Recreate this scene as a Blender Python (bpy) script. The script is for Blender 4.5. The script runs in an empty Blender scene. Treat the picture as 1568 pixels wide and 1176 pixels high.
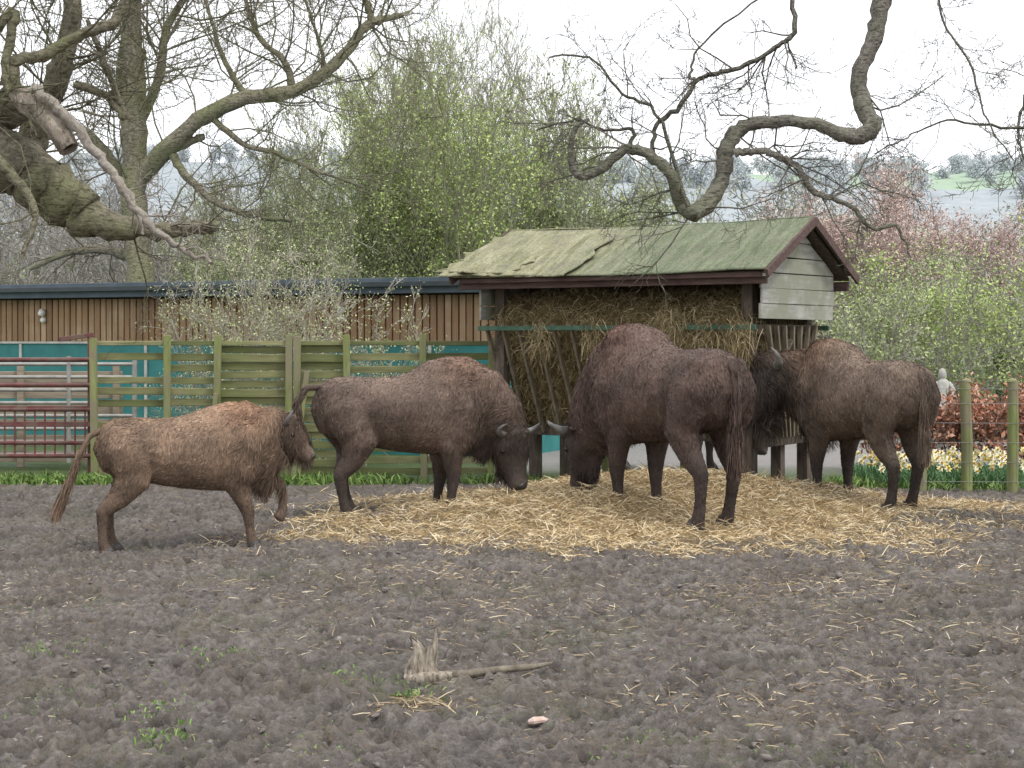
import bpy, math, random
import numpy as np
from mathutils import Vector, Matrix
random.seed(7); R = np.random.default_rng(7)
scene = bpy.context.scene
EYE = 1.6; K = 2500.0      # camera eye height; K = focal length on a 1568-wide elevation drawing

# ------------------------------------------------------------------ helpers
def link(o, parent=None):
    scene.collection.objects.link(o)
    if parent: o.parent = parent
    return o
def empty(name, loc=(0,0,0), rz=0):
    e = bpy.data.objects.new(name, None); e.location = loc; e.rotation_euler = (0,0,rz)
    e.empty_display_size = .3
    return link(e)
def mesh_obj(name, V, F, mat=None, col=None, smooth=False, parent=None, extra=None):
    V = np.asarray(V, dtype=np.float32).reshape(-1,3)
    me = bpy.data.meshes.new(name)
    if isinstance(F, np.ndarray):
        n, k = F.shape
        me.vertices.add(len(V)); me.vertices.foreach_set("co", V.ravel())
        me.loops.add(n*k); me.loops.foreach_set("vertex_index", F.astype(np.int32).ravel())
        me.polygons.add(n)
        me.polygons.foreach_set("loop_start", np.arange(0,n*k,k,dtype=np.int32))
        me.update(calc_edges=True)
    else:
        me.from_pydata([tuple(v) for v in V], [], F); me.update()
    for nm,cc in (("Col",col),("ShadeDry",extra)):
        if cc is not None:
            a = me.color_attributes.new(nm, 'FLOAT_COLOR', 'POINT')
            c = np.ones((len(V),4), dtype=np.float32); c[:,:3] = cc
            a.data.foreach_set("color", c.ravel())
    if smooth: me.polygons.foreach_set("use_smooth", np.ones(len(me.polygons), dtype=bool))
    if mat: me.materials.append(mat)
    return link(bpy.data.objects.new(name, me), parent)

def ihash(x, y, s):
    h = (x*374761393 + y*668265263 + s*982451653) & 0xffffffff
    h = ((h ^ (h >> 13)) * 1274126177) & 0xffffffff
    h = ((h ^ (h >> 15)) * 2246822519) & 0xffffffff
    return ((h ^ (h >> 16)) & 0xffffff) / float(0xffffff)
def vnoise(x, y, s=0):
    xi = np.floor(x).astype(np.int64); yi = np.floor(y).astype(np.int64)
    fx = x-xi; fy = y-yi; fx = fx*fx*(3-2*fx); fy = fy*fy*(3-2*fy)
    a=ihash(xi,yi,s); b=ihash(xi+1,yi,s); c=ihash(xi,yi+1,s); d=ihash(xi+1,yi+1,s)
    return (a*(1-fx)+b*fx)*(1-fy)+(c*(1-fx)+d*fx)*fy
def fbm(x, y, s=0, o=4):
    t=0; a=.5
    for i in range(o):
        t = t + a*vnoise(x*2**i+7.3*i, y*2**i-3.1*i, s+i); a*=.5
    return t
def sstep(a,b,x):
    t=np.clip((x-a)/(b-a),0,1); return t*t*(3-2*t)
def hoofs(x, y, cell=.26, s=5):
    wx=x+.05*(vnoise(x*9,y*9,s+60)-.5); wy=y+.05*(vnoise(x*9,y*9,s+61)-.5)
    u=wx/cell; v=wy/cell
    xi=np.floor(u).astype(np.int64); yi=np.floor(v).astype(np.int64); out=np.zeros_like(u)
    for dx in (-1,0,1):
        for dy in (-1,0,1):
            cx=xi+dx; cy=yi+dy
            px=cx+ihash(cx,cy,s); py=cy+ihash(cx,cy,s+1)
            r=.24+.2*ihash(cx,cy,s+2); dep=ihash(cx,cy,s+3)
            d=np.sqrt((u-px)**2+((v-py))**2)/r
            out += dep*(-np.exp(-(d*1.15)**4)+.6*np.exp(-((d-1.35)/.28)**2))
    return out
def mound(x, y):
    m = .28*np.exp(-((x-1.75)/1.75)**2-((y-15.6)/1.5)**2)
    m = m+.12*np.exp(-((x-.1)/1.5)**2-((y-14.3)/1.2)**2)
    return m*(.75+.5*fbm(x*1.3,y*1.3,40,3))
def haydens(x, y):
    c = np.exp(-(np.abs((x-1.2)/3.1)**2.4)-(np.abs((y-14.3)/2.75)**2.2))
    c = np.maximum(c, .75*np.exp(-((x+.9)/1.7)**2-((y-13.6)/1.3)**2))
    c = np.maximum(c, .85*np.exp(-((x-3.9)/1.6)**2-((y-15.2)/.9)**2))
    n = fbm(x*2.6,y*2.6,60,5)
    return np.clip(c*1.7-2.7*(n-.16)*(1.25-c), 0, 1)
PUD=[(4.25,10.7,.9,.3),(4.6,9.9,.6,.16)]
def gh(x, y):
    x=np.asarray(x,float); y=np.asarray(y,float)
    mud = 1-sstep(17.4,18.2,y)
    hd = haydens(x,y)
    amp = mud*(1-.7*hd)
    r1=1-np.abs(2*fbm(x*6.5,y*6.5,19,3)-.9)
    r2=1-np.abs(2*vnoise(x*14,y*14,119)-1)
    z = amp*(.10*(fbm(x*1.1,y*1.1,1,3)-.45)+.07*(fbm(x*4.2,y*4.2,9,3)-.45)+.035*(r1-.6)+.022*(r2-.5)+.040*hoofs(x,y)+.034*hoofs(x+50,y,.13,15)+.032*(vnoise(x*19,y*19,3)-.5)+.028*(vnoise(x*33,y*33,4)-.5)+.016*(vnoise(x*58,y*58,6)-.5))
    z = z + mound(x,y) + mud*hd*(.09*(fbm(x*4,y*4,30,3)-.4)+.035*(vnoise(x*12,y*12,33)-.5))
    for (px,py,rx,ry) in PUD:
        e=np.exp(-((x-px)/rx)**2-((y-py)/ry)**2); z = z*(1-.75*e)-.05*e
    return z

# ---- materials
def newmat(name):
    m=bpy.data.materials.new(name); m.use_nodes=True
    nt=m.node_tree; return m, nt, nt.nodes["Principled BSDF"]
def N(nt, t, **kw):
    n=nt.nodes.new(t)
    for k,v in kw.items(): setattr(n,k,v)
    return n
def coordnode(nt, scale=(1,1,1)):
    tc=N(nt,'ShaderNodeTexCoord'); mp=N(nt,'ShaderNodeMapping'); mp.inputs['Scale'].default_value=scale
    nt.links.new(tc.outputs['Object'], mp.inputs['Vector']); return mp.outputs[0]
def noise(nt, vec, scale, detail=4, rough=.6):
    n=N(nt,'ShaderNodeTexNoise'); n.inputs['Scale'].default_value=scale; n.inputs['Detail'].default_value=detail
    n.inputs['Roughness'].default_value=rough; nt.links.new(vec,n.inputs['Vector']); return n.outputs['Fac']
def ramp(nt, fac, stops):
    r=N(nt,'ShaderNodeValToRGB'); e=r.color_ramp.elements
    while len(e)<len(stops): e.new(.5)
    for i,(p,c) in enumerate(stops):
        e[i].position=p; e[i].color=(c[0],c[1],c[2],1)
    nt.links.new(fac,r.inputs[0]); return r.outputs[0]
def mix(nt, fac, a, b, mode='MIX'):
    m=N(nt,'ShaderNodeMix'); m.data_type='RGBA'; m.blend_type=mode
    for inp,v in ((m.inputs[0],fac),(m.inputs[6],a),(m.inputs[7],b)):
        if hasattr(v,'is_linked') : nt.links.new(v,inp)
        elif isinstance(v,(int,float)): inp.default_value=v
        else: inp.default_value=(v[0],v[1],v[2],1)
    return m.outputs[2]
def bump(nt, bsdf, h, strength=.5, dist=.01):
    b=N(nt,'ShaderNodeBump'); b.inputs['Strength'].default_value=strength; b.inputs['Distance'].default_value=dist
    nt.links.new(h,b.inputs['Height']); nt.links.new(b.outputs[0],bsdf.inputs['Normal'])
def surf(name, stops, scale=(1,1,1), ns=4, rough=.85, bs=.4, bd=.01, stops2=None, ns2=1, spec=.3, detail=6):
    m,nt,b=newmat(name); v=coordnode(nt,scale); f=noise(nt,v,ns,detail)
    c=ramp(nt,f,stops)
    if stops2:
        f2=noise(nt,coordnode(nt),ns2,4); k=ramp(nt,f2,[(.42,(0,0,0)),(.6,(1,1,1))])
        c=mix(nt,k,c,stops2)
    nt.links.new(c,b.inputs['Base Color']); b.inputs['Roughness'].default_value=rough
    b.inputs['Specular IOR Level'].default_value=spec
    if bs: bump(nt,b,f,bs,bd)
    return m
def barkmat(name, stops, moss, sc=9):
    m,nt,b=newmat(name); v=coordnode(nt); f=noise(nt,v,sc*2.4,6,.7)
    f3=noise(nt,coordnode(nt,(.35,1,1.3)),sc*3.2,5,.65)
    c=ramp(nt,f,stops); k=ramp(nt,noise(nt,v,1.4,5),[(.42,(0,0,0)),(.62,(.8,.8,.8))]); c=mix(nt,k,c,moss)
    c=mix(nt,1.0,c,ramp(nt,f3,[(.36,(.45,.43,.4)),(.5,(1,1,1)),(.7,(1.2,1.2,1.15))]),'MULTIPLY')
    nt.links.new(c,b.inputs['Base Color']); b.inputs['Roughness'].default_value=.95; b.inputs['Specular IOR Level'].default_value=.15
    mu=N(nt,'ShaderNodeMath'); mu.operation='ADD'; nt.links.new(f3,mu.inputs[0]); nt.links.new(f,mu.inputs[1])
    bump(nt,b,mu.outputs[0],1.0,.03); return m
def island(name, stops, rough=.8, spec=.25):
    m,nt,b=newmat(name); g=N(nt,'ShaderNodeNewGeometry')
    c=ramp(nt,g.outputs['Random Per Island'],stops); nt.links.new(c,b.inputs['Base Color'])
    b.inputs['Roughness'].default_value=rough; b.inputs['Specular IOR Level'].default_value=spec
    return m
def flat(name, c, rough=.5, metal=0, spec=.4):
    m,nt,b=newmat(name); v=coordnode(nt); f=noise(nt,v,9,5)
    cc=ramp(nt,f,[(.3,[k*.75 for k in c]),(.7,[min(1,k*1.2) for k in c])])
    nt.links.new(cc,b.inputs['Base Color']); b.inputs['Roughness'].default_value=rough
    b.inputs['Metallic'].default_value=metal; b.inputs['Specular IOR Level'].default_value=spec
    return m

# ---- boxes / beams
class Boxes:
    def __init__(s): s.V=[]; s.F=[]
    def hexa(s, P):
        n=len(s.V); s.V+= [tuple(p) for p in P]
        s.F += [(n,n+3,n+2,n+1),(n+4,n+5,n+6,n+7),(n,n+1,n+5,n+4),(n+1,n+2,n+6,n+5),(n+2,n+3,n+7,n+6),(n+3,n,n+4,n+7)]
    def box(s, x0,x1,y0,y1,z0,z1):
        s.hexa([(x0,y0,z0),(x1,y0,z0),(x1,y1,z0),(x0,y1,z0),(x0,y0,z1),(x1,y0,z1),(x1,y1,z1),(x0,y1,z1)])
    def beam(s, a, b, w, t, up=(0,0,1)):
        a=Vector(a); b=Vector(b); d=(b-a).normalized(); u=Vector(up)
        if abs(d.dot(u))>.97: u=Vector((0,1,0))
        sd=d.cross(u).normalized(); u=sd.cross(d).normalized(); sd*=w/2; u*=t/2
        s.hexa([a-sd-u,a+sd-u,a+sd+u,a-sd+u,b-sd-u,b+sd-u,b+sd+u,b-sd+u])
    def obj(s,name,mat,parent=None,bevel=.004):
        o=mesh_obj(name,s.V,s.F,mat,parent=parent)
        if bevel:
            m=o.modifiers.new("bev",'BEVEL'); m.width=bevel; m.segments=1; m.limit_method='ANGLE'
        return o
# ---- tubes
class Tubes:
    def __init__(s): s.g={}
    def add(s, pts, rad): s.g.setdefault(len(pts),[]).append((pts,rad))
    def arrays(s, k=4, kbig=None, thr=.03):
        VV=[];FF=[];off=0
        for n,lst in s.g.items():
            for big in (0,1):
                l=[q for q in lst if (max(q[1])>thr)==bool(big)]
                if not l: continue
                kk = (kbig or k) if big else k
                P=np.array([q[0] for q in l],float); r=np.array([q[1] for q in l],float)
                T=np.gradient(P,axis=1); T/= np.linalg.norm(T,axis=2,keepdims=True)+1e-9
                m=P[:,-1]-P[:,0]; ax=np.argmin(np.abs(m),axis=1); ref=np.eye(3)[ax][:,None,:]
                A=np.cross(T,np.broadcast_to(ref,T.shape)); A/=np.linalg.norm(A,axis=2,keepdims=True)+1e-9
                B=np.cross(T,A); an=np.arange(kk)*2*np.pi/kk
                rr=r[:,:,None,None]
                if big and n>12: rr=rr*(1+.07*np.sin(an*3+1)[:,None]*np.sin(np.arange(n)*.8)[None,:,None,None]+.05*R.normal(size=(len(l),n,kk,1)))
                V=P[:,:,None,:]+rr*(A[:,:,None,:]*np.cos(an)[:,None]+B[:,:,None,:]*np.sin(an)[:,None])
                M=len(l); idx=np.arange(M*n*kk).reshape(M,n,kk)+off
                nx=np.roll(idx,-1,axis=2)
                F=np.stack([idx[:,:-1],nx[:,:-1],nx[:,1:],idx[:,1:]],axis=-1).reshape(-1,4)
                VV.append(V.reshape(-1,3)); FF.append(F); off+=M*n*kk
        return np.concatenate(VV), np.concatenate(FF)
    def obj(s,name,mat,parent=None,k=4,kbig=10,thr=.03):
        V,F=s.arrays(k,kbig,thr); return mesh_obj(name,V,F,mat,smooth=True,parent=parent)
def rv(s=1.0): return Vector((random.gauss(0,s),random.gauss(0,s),random.gauss(0,s)))
def grow(T, LV, p, d, L, r, lvl, prm):
    n=prm['seg'][lvl]; jit=prm['jit'][lvl]; tr=prm['trop'][lvl]
    pts=[tuple(p)]; ds=[]; P=Vector(p); D=Vector(d).normalized()
    for i in range(n):
        D=(D+rv(jit)+Vector((0,0,tr))).normalized(); P=P+D*(L/n); pts.append(tuple(P)); ds.append(D.copy())
    e=prm.get('end',.3)
    T.add(pts,[max(prm['rmin'],r*(1-(1-e)*i/n)) for i in range(n+1)])
    if lvl>=prm['max']:
        if LV is not None:
            for q in pts[1:]: LV.append(q)
        return
    nc=prm['n'][lvl]; nc=int(nc*random.uniform(.75,1.25)+.5)
    for j in range(nc):
        t=random.uniform(prm['t0'][lvl],1.0)*n; i=min(int(t),n-1); f=t-i
        q=Vector(pts[i]).lerp(Vector(pts[i+1]),f); a=prm['ang'][lvl]*random.uniform(.6,1.3)
        ax=ds[i].cross(rv()).normalized(); dd=(Matrix.Rotation(a,3,ax)@ds[i])
        grow(T,LV,q,dd,L*prm['len'][lvl]*random.uniform(.6,1.25)*(1.15-.5*t/n),max(prm['rmin'],r*(1-(1-e)*t/n)*prm['rr'][lvl]),lvl+1,prm)
def strands(P, D, L, W, bend=(0,0,-.3), col=None):
    n=len(P); D=D/(np.linalg.norm(D,axis=1,keepdims=True)+1e-9); L=L[:,None]; W=np.broadcast_to(np.asarray(W,float),(n,))[:,None]
    S=np.cross(D,R.normal(size=(n,3))); S/=np.linalg.norm(S,axis=1,keepdims=True)+1e-9
    b=np.asarray(bend,float); m=P+D*L*.5; e=P+D*L+b*L
    V=np.stack([P-S*W,P+S*W,m-S*W,m+S*W,e-S*W*.4,e+S*W*.4],axis=1).reshape(-1,3)
    i=np.arange(n)[:,None]*6
    F=np.concatenate([i+np.array([[0,1,3,2]]),i+np.array([[2,3,5,4]])],axis=0)
    return V,F,(None if col is None else np.repeat(col,6,axis=0))
def leaves(name, pts, size, mat, per=2, spread=.12, parent=None):
    P=np.repeat(np.array(pts),per,axis=0); P=P+R.normal(0,spread,P.shape); n=len(P)
    a=R.normal(size=(n,3)); a/=np.linalg.norm(a,axis=1,keepdims=True); b=np.cross(a,R.normal(size=(n,3))); b/=np.linalg.norm(b,axis=1,keepdims=True)
    s=size*R.uniform(.6,1.4,(n,1)); V=np.stack([P-a*s,P+b*s*.5,P+a*s,P-b*s*.5],axis=1).reshape(-1,3)
    return mesh_obj(name,V,np.arange(n*4).reshape(-1,4),mat,parent=parent)

# ------------------------------------------------------------------ camera, world, light
cd=bpy.data.cameras.new("camera"); cam=link(bpy.data.objects.new("camera",cd)); scene.camera=cam
cam.location=(0,0,EYE); cam.rotation_euler=(math.radians(90),0,0); cd.sensor_width=36; cd.lens=36*K/1568; cd.shift_y=-68/1568
cd.clip_end=3000; cd.clip_start=.1
w=bpy.data.worlds.new("World"); scene.world=w; w.use_nodes=True; nt=w.node_tree; bg=nt.nodes['Background']
sky=nt.nodes.new('ShaderNodeTexSky'); sky.sky_type='NISHITA'; sky.sun_disc=False
sx,sy,sz=.5,-.45,1.0
sky.sun_elevation=math.atan2(sz,math.hypot(sx,sy)); sky.sun_rotation=math.atan2(sx,sy)
tc=nt.nodes.new('ShaderNodeTexCoord'); cn=noise(nt,tc.outputs['Generated'],2.2,5,.55)
cl=ramp(nt,cn,[(.3,(9.9,10.1,10.6)),(.62,(11.4,11.4,11.6))])
nt.links.new(mix(nt,.95,sky.outputs[0],cl),bg.inputs[0]); bg.inputs[1].default_value=.15
sd=bpy.data.lights.new("sun",'SUN'); sd.energy=2.0; sd.angle=math.radians(11); sd.color=(1,.95,.88)
so=link(bpy.data.objects.new("sun",sd)); so.rotation_euler=Vector((sx,sy,sz)).to_track_quat('Z','Y').to_euler()
scene.view_settings.view_transform='Standard'; scene.view_settings.look='None'; scene.view_settings.exposure=0

# ------------------------------------------------------------------ ground
rows=[-60,-20,-5,0,2.5]; y=4.6
while y<19: rows.append(y); y*=1.0027
while y<1500: rows.append(y); y*=1.10
u=list(np.linspace(-1,1,721)); g=[]; s=1.05
while s<60: g.append(s); s*=1.3
u=np.array([-q for q in reversed(g)]+u+g); rows=np.array(rows)
Yg,Ug=np.meshgrid(rows,u,indexing='ij'); Xg=Ug*(np.maximum(Yg,4.6)*.355+.35)
x=Xg.ravel(); yy=Yg.ravel(); z=gh(x,yy); z[yy<4.4]=0
hay=haydens(x,yy)*(1-sstep(17.8,18.6,yy))
gr=sstep(17.9,18.4,yy+.5*(fbm(x*2,yy*2,70)-.5))
path=((yy>19.6)&(yy<26.5)&(x>-.3)).astype(float)
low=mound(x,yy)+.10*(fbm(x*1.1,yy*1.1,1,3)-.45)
shade_dry=np.clip(.5+(z-low)*9,0,1)[:,None]  # local relief: drives painted hollow shade in colour and wetness in roughness
idx=np.arange(len(x)).reshape(Yg.shape)
F=np.stack([idx[:-1,:-1],idx[:-1,1:],idx[1:,1:],idx[1:,:-1]],axis=-1).reshape(-1,4)
m,nt,b=newmat("mud_ground"); v=coordnode(nt); at=N(nt,'ShaderNodeVertexColor'); at.layer_name="Col"
ad=N(nt,'ShaderNodeVertexColor'); ad.layer_name="ShadeDry"
sp=N(nt,'ShaderNodeSeparateColor'); nt.links.new(at.outputs[0],sp.inputs[0])
n1=noise(nt,v,1.3,6,.65); n2=noise(nt,v,20,7,.75); n3=noise(nt,v,70,5,.75)
mud=ramp(nt,n2,[(.30,(.085,.070,.062)),(.47,(.19,.166,.152)),(.58,(.265,.238,.222)),(.72,(.40,.372,.355))])
mud=mix(nt,ramp(nt,n1,[(.4,(0,0,0)),(.62,(.8,.8,.8))]),mud,mix(nt,.6,mud,(.135,.108,.088)))
mud=mix(nt,1.0,mud,ramp(nt,ad.outputs[0],[(.12,(.36,.34,.32)),(.5,(.94,.94,.94)),(.88,(1.4,1.39,1.38))]),'MULTIPLY')  # cavity shade painted into the mud colour: hollows darkened, tops lightened
ngr=noise(nt,v,.9,5,.6); ngr2=noise(nt,v,24,4,.7)
gm=N(nt,'ShaderNodeMath'); gm.operation='MULTIPLY'; nt.links.new(ramp(nt,ngr,[(.48,(0,0,0)),(.66,(.6,.6,.6))]),gm.inputs[0]); nt.links.new(ramp(nt,ngr2,[(.45,(0,0,0)),(.6,(1,1,1))]),gm.inputs[1])
mud=mix(nt,gm.outputs[0],mud,(.17,.195,.09))
lit=N(nt,'ShaderNodeMath'); lit.operation='MULTIPLY'; nt.links.new(ramp(nt,noise(nt,v,2.1,6,.7),[(.48,(0,0,0)),(.68,(.85,.85,.85))]),lit.inputs[0]); nt.links.new(ramp(nt,n3,[(.5,(0,0,0)),(.62,(1,1,1))]),lit.inputs[1])
mud=mix(nt,lit.outputs[0],mud,(.40,.31,.18))
hayc=ramp(nt,n3,[(.3,(.22,.145,.065)),(.5,(.44,.32,.16)),(.7,(.66,.52,.32))])
hm=N(nt,'ShaderNodeMath'); hm.operation='MULTIPLY_ADD'; nt.links.new(n2,hm.inputs[0]); hm.inputs[1].default_value=2.6; hm.inputs[2].default_value=-1.75
h2=N(nt,'ShaderNodeMath'); h2.operation='MULTIPLY_ADD'; nt.links.new(sp.outputs[0],h2.inputs[0]); h2.inputs[1].default_value=1.5; nt.links.new(hm.outputs[0],h2.inputs[2]); h2.use_clamp=True
c=mix(nt,h2.outputs[0],mud,hayc)
grass=ramp(nt,n2,[(.3,(.06,.10,.025)),(.6,(.13,.2,.06)),(.8,(.22,.24,.11))])
c=mix(nt,sp.outputs[1],c,grass); c=mix(nt,sp.outputs[2],c,ramp(nt,n2,[(.3,(.34,.32,.31)),(.7,(.46,.44,.42))]))
nt.links.new(c,b.inputs['Base Color'])
rr=ramp(nt,ad.outputs[0],[(.2,(.34,.34,.34)),(.6,(.85,.85,.85))]); rr=mix(nt,ramp(nt,n1,[(.45,(0,0,0)),(.6,(1,1,1))]),rr,(.9,.9,.9)); nt.links.new(rr,b.inputs['Roughness']); b.inputs['Specular IOR Level'].default_value=.5
mm=N(nt,'ShaderNodeMath'); mm.operation='MULTIPLY_ADD'; nt.links.new(n2,mm.inputs[0]); mm.inputs[1].default_value=1.7; nt.links.new(n3,mm.inputs[2]); bump(nt,b,mm.outputs[0],1.0,.040)
mesh_obj("ground",np.stack([x,yy,z],1),F,m,col=np.stack([hay,gr,path],1),smooth=True,extra=shade_dry)

# puddles
mp,nt,b=newmat("puddle_water"); b.inputs['Base Color'].default_value=(.16,.15,.15,1); b.inputs['Roughness'].default_value=.08
bump(nt,b,noise(nt,coordnode(nt),14,2),.15,.004)
V=[];Fp=[]
for (px,py,rx,ry) in PUD:
    n0=len(V)
    for i in range(48):
        a=i*math.tau/48; q=1.0+.25*math.sin(3*a+px)+.15*math.sin(7*a)
        V.append((px+math.cos(a)*rx*.95*q,py+math.sin(a)*ry*.95*q,-.024))
    Fp.append(list(range(n0,n0+48)))
mesh_obj("puddle",V,Fp,mp)

# ------------------------------------------------------------------ straw & clods & grass
def scatter(n, dens, x0,x1,y0,y1):
    X=R.uniform(x0,x1,n); Y=R.uniform(y0,y1,n); k=R.uniform(size=n)<dens(X,Y); return X[k],Y[k]
straw=island("straw",[(0,(.22,.14,.065)),(.3,(.46,.33,.165)),(.65,(.68,.54,.32)),(1,(.86,.77,.58))],.6)
def lay_straw(X,Y,lmin,lmax,wd,lift=.02,up=.18):
    n=len(X); a=R.uniform(0,2*np.pi,n); Z=gh(X,Y)+R.uniform(0,lift,n)
    D=np.stack([np.cos(a),np.sin(a),R.normal(.03,up,n)],1); L=lmin+(lmax-lmin)*R.uniform(size=n)**1.8
    return strands(np.stack([X,Y,Z],1),D,L,wd,bend=(0,0,-.06))
X,Y=scatter(280000,lambda x,y:np.clip(haydens(x,y)-.03,0,1)**.8*.7,-3.8,6.2,10.2,18)
V1,F1,_=lay_straw(X,Y,.025,.15,R.uniform(.0014,.0032,len(X)),.045,.38)
mesh_obj("hay_pile",V1,F1,straw)
litter=island("straw_litter",[(0,(.14,.10,.06)),(.45,(.30,.23,.14)),(.8,(.48,.39,.25)),(1,(.68,.6,.43))],.7)
def ld(x,y):
    n=fbm(x*1.1,y*1.1,90,5); return np.clip((n-.38)*3.4,0.03,1)*np.clip(.30+.85*np.exp(-((y-10.8)/2.6)**2)+.25*(x>0),0,1)*.7
X,Y=scatter(120000,ld,-5.5,6.5,5.2,17.5)
V1,F1,_=lay_straw(X,Y,.012,.075,R.uniform(.001,.0021,len(X)),.010,.2)
X2=[];Y2=[]
for (cx,cy,rr_,k) in [(-.42,7.05,.11,300),(.8,7.2,.25,240),(1.6,7.3,.3,260),(1.3,6.6,.3,160),(2.2,9.0,.5,420),(-1.5,10.3,.5,300),(.5,9.6,.6,420),(3.0,11.3,.6,500),(-.2,8.6,.4,200),(2.9,8.2,.3,160),(1.4,10.2,.3,400),(-.6,11.0,.35,400),(2.2,10.6,.4,460)]:
    X2.append(R.normal(cx,rr_,k)); Y2.append(R.normal(cy,rr_*.8,k))
V2,F2,_=lay_straw(np.concatenate(X2),np.concatenate(Y2),.03,.12,.0021,.03,.25)
mesh_obj("straw_litter",np.concatenate([V1,V2]),np.concatenate([F1,F2+len(V1)]),litter)
# mud clods
import bmesh
bm=bmesh.new(); bmesh.ops.create_icosphere(bm,subdivisions=1,radius=1); iv=np.array([v.co[:] for v in bm.verts]); itf=np.array([[v.index for v in f.verts] for f in bm.faces]); bm.free()
n=15000; X=R.uniform(-6,7,n); Y=5.0+12*R.uniform(size=n)**1.4; k=(haydens(X,Y)<.5)&(fbm(X*1.7,Y*1.7,12,3)>.40); X=X[k];Y=Y[k];n=len(X)
rad=.005+.017*R.uniform(size=n)**3; sc=R.uniform(.5,1.7,(n,1,3)); sc[:,:,2]*=.55
off=1+.32*R.normal(size=(n,len(iv),1))
V=iv[None]*off*sc*rad[:,None,None]+np.stack([X,Y,gh(X,Y)-rad*.3],1)[:,None,:]
Fc=(np.arange(n)[:,None,None]*len(iv)+itf[None]).reshape(-1,3)
mesh_obj("mud_clods",V.reshape(-1,3),Fc,surf("clod",[(.3,(.10,.084,.075)),(.55,(.20,.176,.162)),(.75,(.32,.295,.28))],ns=14,bs=1,bd=.01,rough=.85),smooth=False)
# grass tufts
gm_=island("grass_blades",[(0,(.07,.13,.03)),(.5,(.15,.26,.06)),(1,(.28,.38,.12))],.6)
P=[];Q=[]
def tuft(cx,cy,r,k,h):
    X=R.normal(cx,r,k);Y=R.normal(cy,r,k);P.append(np.stack([X,Y,gh(X,Y)-.005],1));Q.append(R.uniform(.5,1.2,k)*h)
for t in [(-1.38,6.5,.06,220,.045),(-1.5,6.9,.1,120,.03),(-1.45,8.0,.1,150,.035),(-2.3,8.2,.1,130,.035),(-.46,7.3,.06,130,.05),(-.7,7.6,.1,80,.035),(.3,6.3,.1,80,.025),(.6,6.45,.08,60,.025),(-.9,6.3,.15,80,.025),(-1.9,7.2,.25,200,.025),(-1.1,8.8,.3,120,.025),(1.1,6.2,.2,70,.025)]: tuft(*t)
for i in range(140): tuft(R.uniform(-3,2.2),5.6+R.uniform()**1.5*4.5,.09,20,.018)
for i in range(420):
    xx=R.uniform(-7.5,0.4); tuft(xx,18.0+R.uniform(0,.35),.12,int(26*min(1,1.6*fbm(np.array(xx*1.5),np.array(0.),8,3))),.17*R.uniform(.5,1.2))
for i in range(200): tuft(R.uniform(3.3,8.5),16.9+R.uniform(0,1.2),.12,22,.16)
P=np.concatenate(P);Q=np.concatenate(Q); D=np.stack([R.normal(0,.45,len(P)),R.normal(0,.45,len(P)),np.ones(len(P))],1)
V,F,_=strands(P,D,Q,.0022+Q*.03); mesh_obj("grass",V,F,gm_)

# stump + stick + stone
bark=surf("bark",[(.3,(.09,.075,.06)),(.55,(.18,.155,.12)),(.75,(.28,.25,.19))],scale=(1,1,.25),ns=22,bs=.9,bd=.02)
pale=surf("dead_wood",[(.34,(.10,.08,.062)),(.5,(.28,.24,.19)),(.7,(.46,.41,.34))],scale=(1,1,.22),ns=55,bs=1,bd=.02)
st=empty("driftwood_log",(-.43,7.7,float(gh(-.43,7.7))))
T=Tubes()
T.add([(-.02,0,-.03),(-.03,0,.03),(-.012,0,.07),(.0,0,.11),(-.02,0,.15),(-.045,0,.19)],[.060,.052,.043,.034,.02,.004])
T.add([(.03,.01,-.03),(.045,.01,.03),(.04,.01,.08),(.05,0,.12),(.065,0,.16),(.07,0,.23)],[.05,.045,.036,.028,.018,.003])
T.add([(-.07,-.03,-.01),(.04,-.05,.0),(.15,-.04,.015)],[.03,.035,.02])
V0,F0=T.arrays(11,11); V0=V0+R.normal(0,.003,V0.shape); mesh_obj("stump",V0,F0,pale,smooth=True,parent=st)
T=Tubes(); T.add([(.05,-.02,.01),(.2,-.04,.018),(.38,.02,.03),(.52,.05,.035),(.62,.12,.04)],[.02,.022,.018,.016,.008]); T.add([(.3,0,.02),(.36,-.1,.01),(.42,-.16,.02)],[.012,.01,.004])
T.obj("stick",bark,st,k=7,kbig=7)
V=[];F=[]
def loft(out, pts, rad, S=(0,1,0), k=14):
    V,F=out; P=[Vector(p) for p in pts]; S=Vector(S); n0=len(V); n=len(P)
    for i in range(n):
        t=(P[min(i+1,n-1)]-P[max(i-1,0)]).normalized(); s=(S-t*S.dot(t)).normalized(); u=t.cross(s)
        rw,rh=rad[i]
        for j in range(k):
            a=math.tau*j/k; V.append(tuple(P[i]+s*math.cos(a)*rw+u*math.sin(a)*rh))
    for i in range(n-1):
        for j in range(k):
            a=n0+i*k+j; b_=n0+i*k+(j+1)%k; F.append((a,b_,b_+k,a+k))
    t0=(P[0]-P[1]).normalized(); t1=(P[-1]-P[-2]).normalized()
    V.append(tuple(P[0]+t0*min(rad[0])*.5)); c0=len(V)-1; V.append(tuple(P[-1]+t1*min(rad[-1])*.5)); c1=len(V)-1
    for j in range(k):
        F.append((n0+(j+1)%k,n0+j,c0)); b0=n0+(n-1)*k; F.append((b0+j,b0+(j+1)%k,c1))
zs=float(gh(.12,6.84)); loft((V,F),[(.07,6.84,zs+.012),(.09,6.84,zs+.018),(.13,6.845,zs+.022),(.165,6.85,zs+.012)],[(.012,.01),(.028,.017),(.026,.014),(.01,.006)],k=9)
mesh_obj("stone",V,F,surf("pink_stone",[(.3,(.42,.29,.24)),(.7,(.60,.49,.43))],ns=20),smooth=False)

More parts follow.
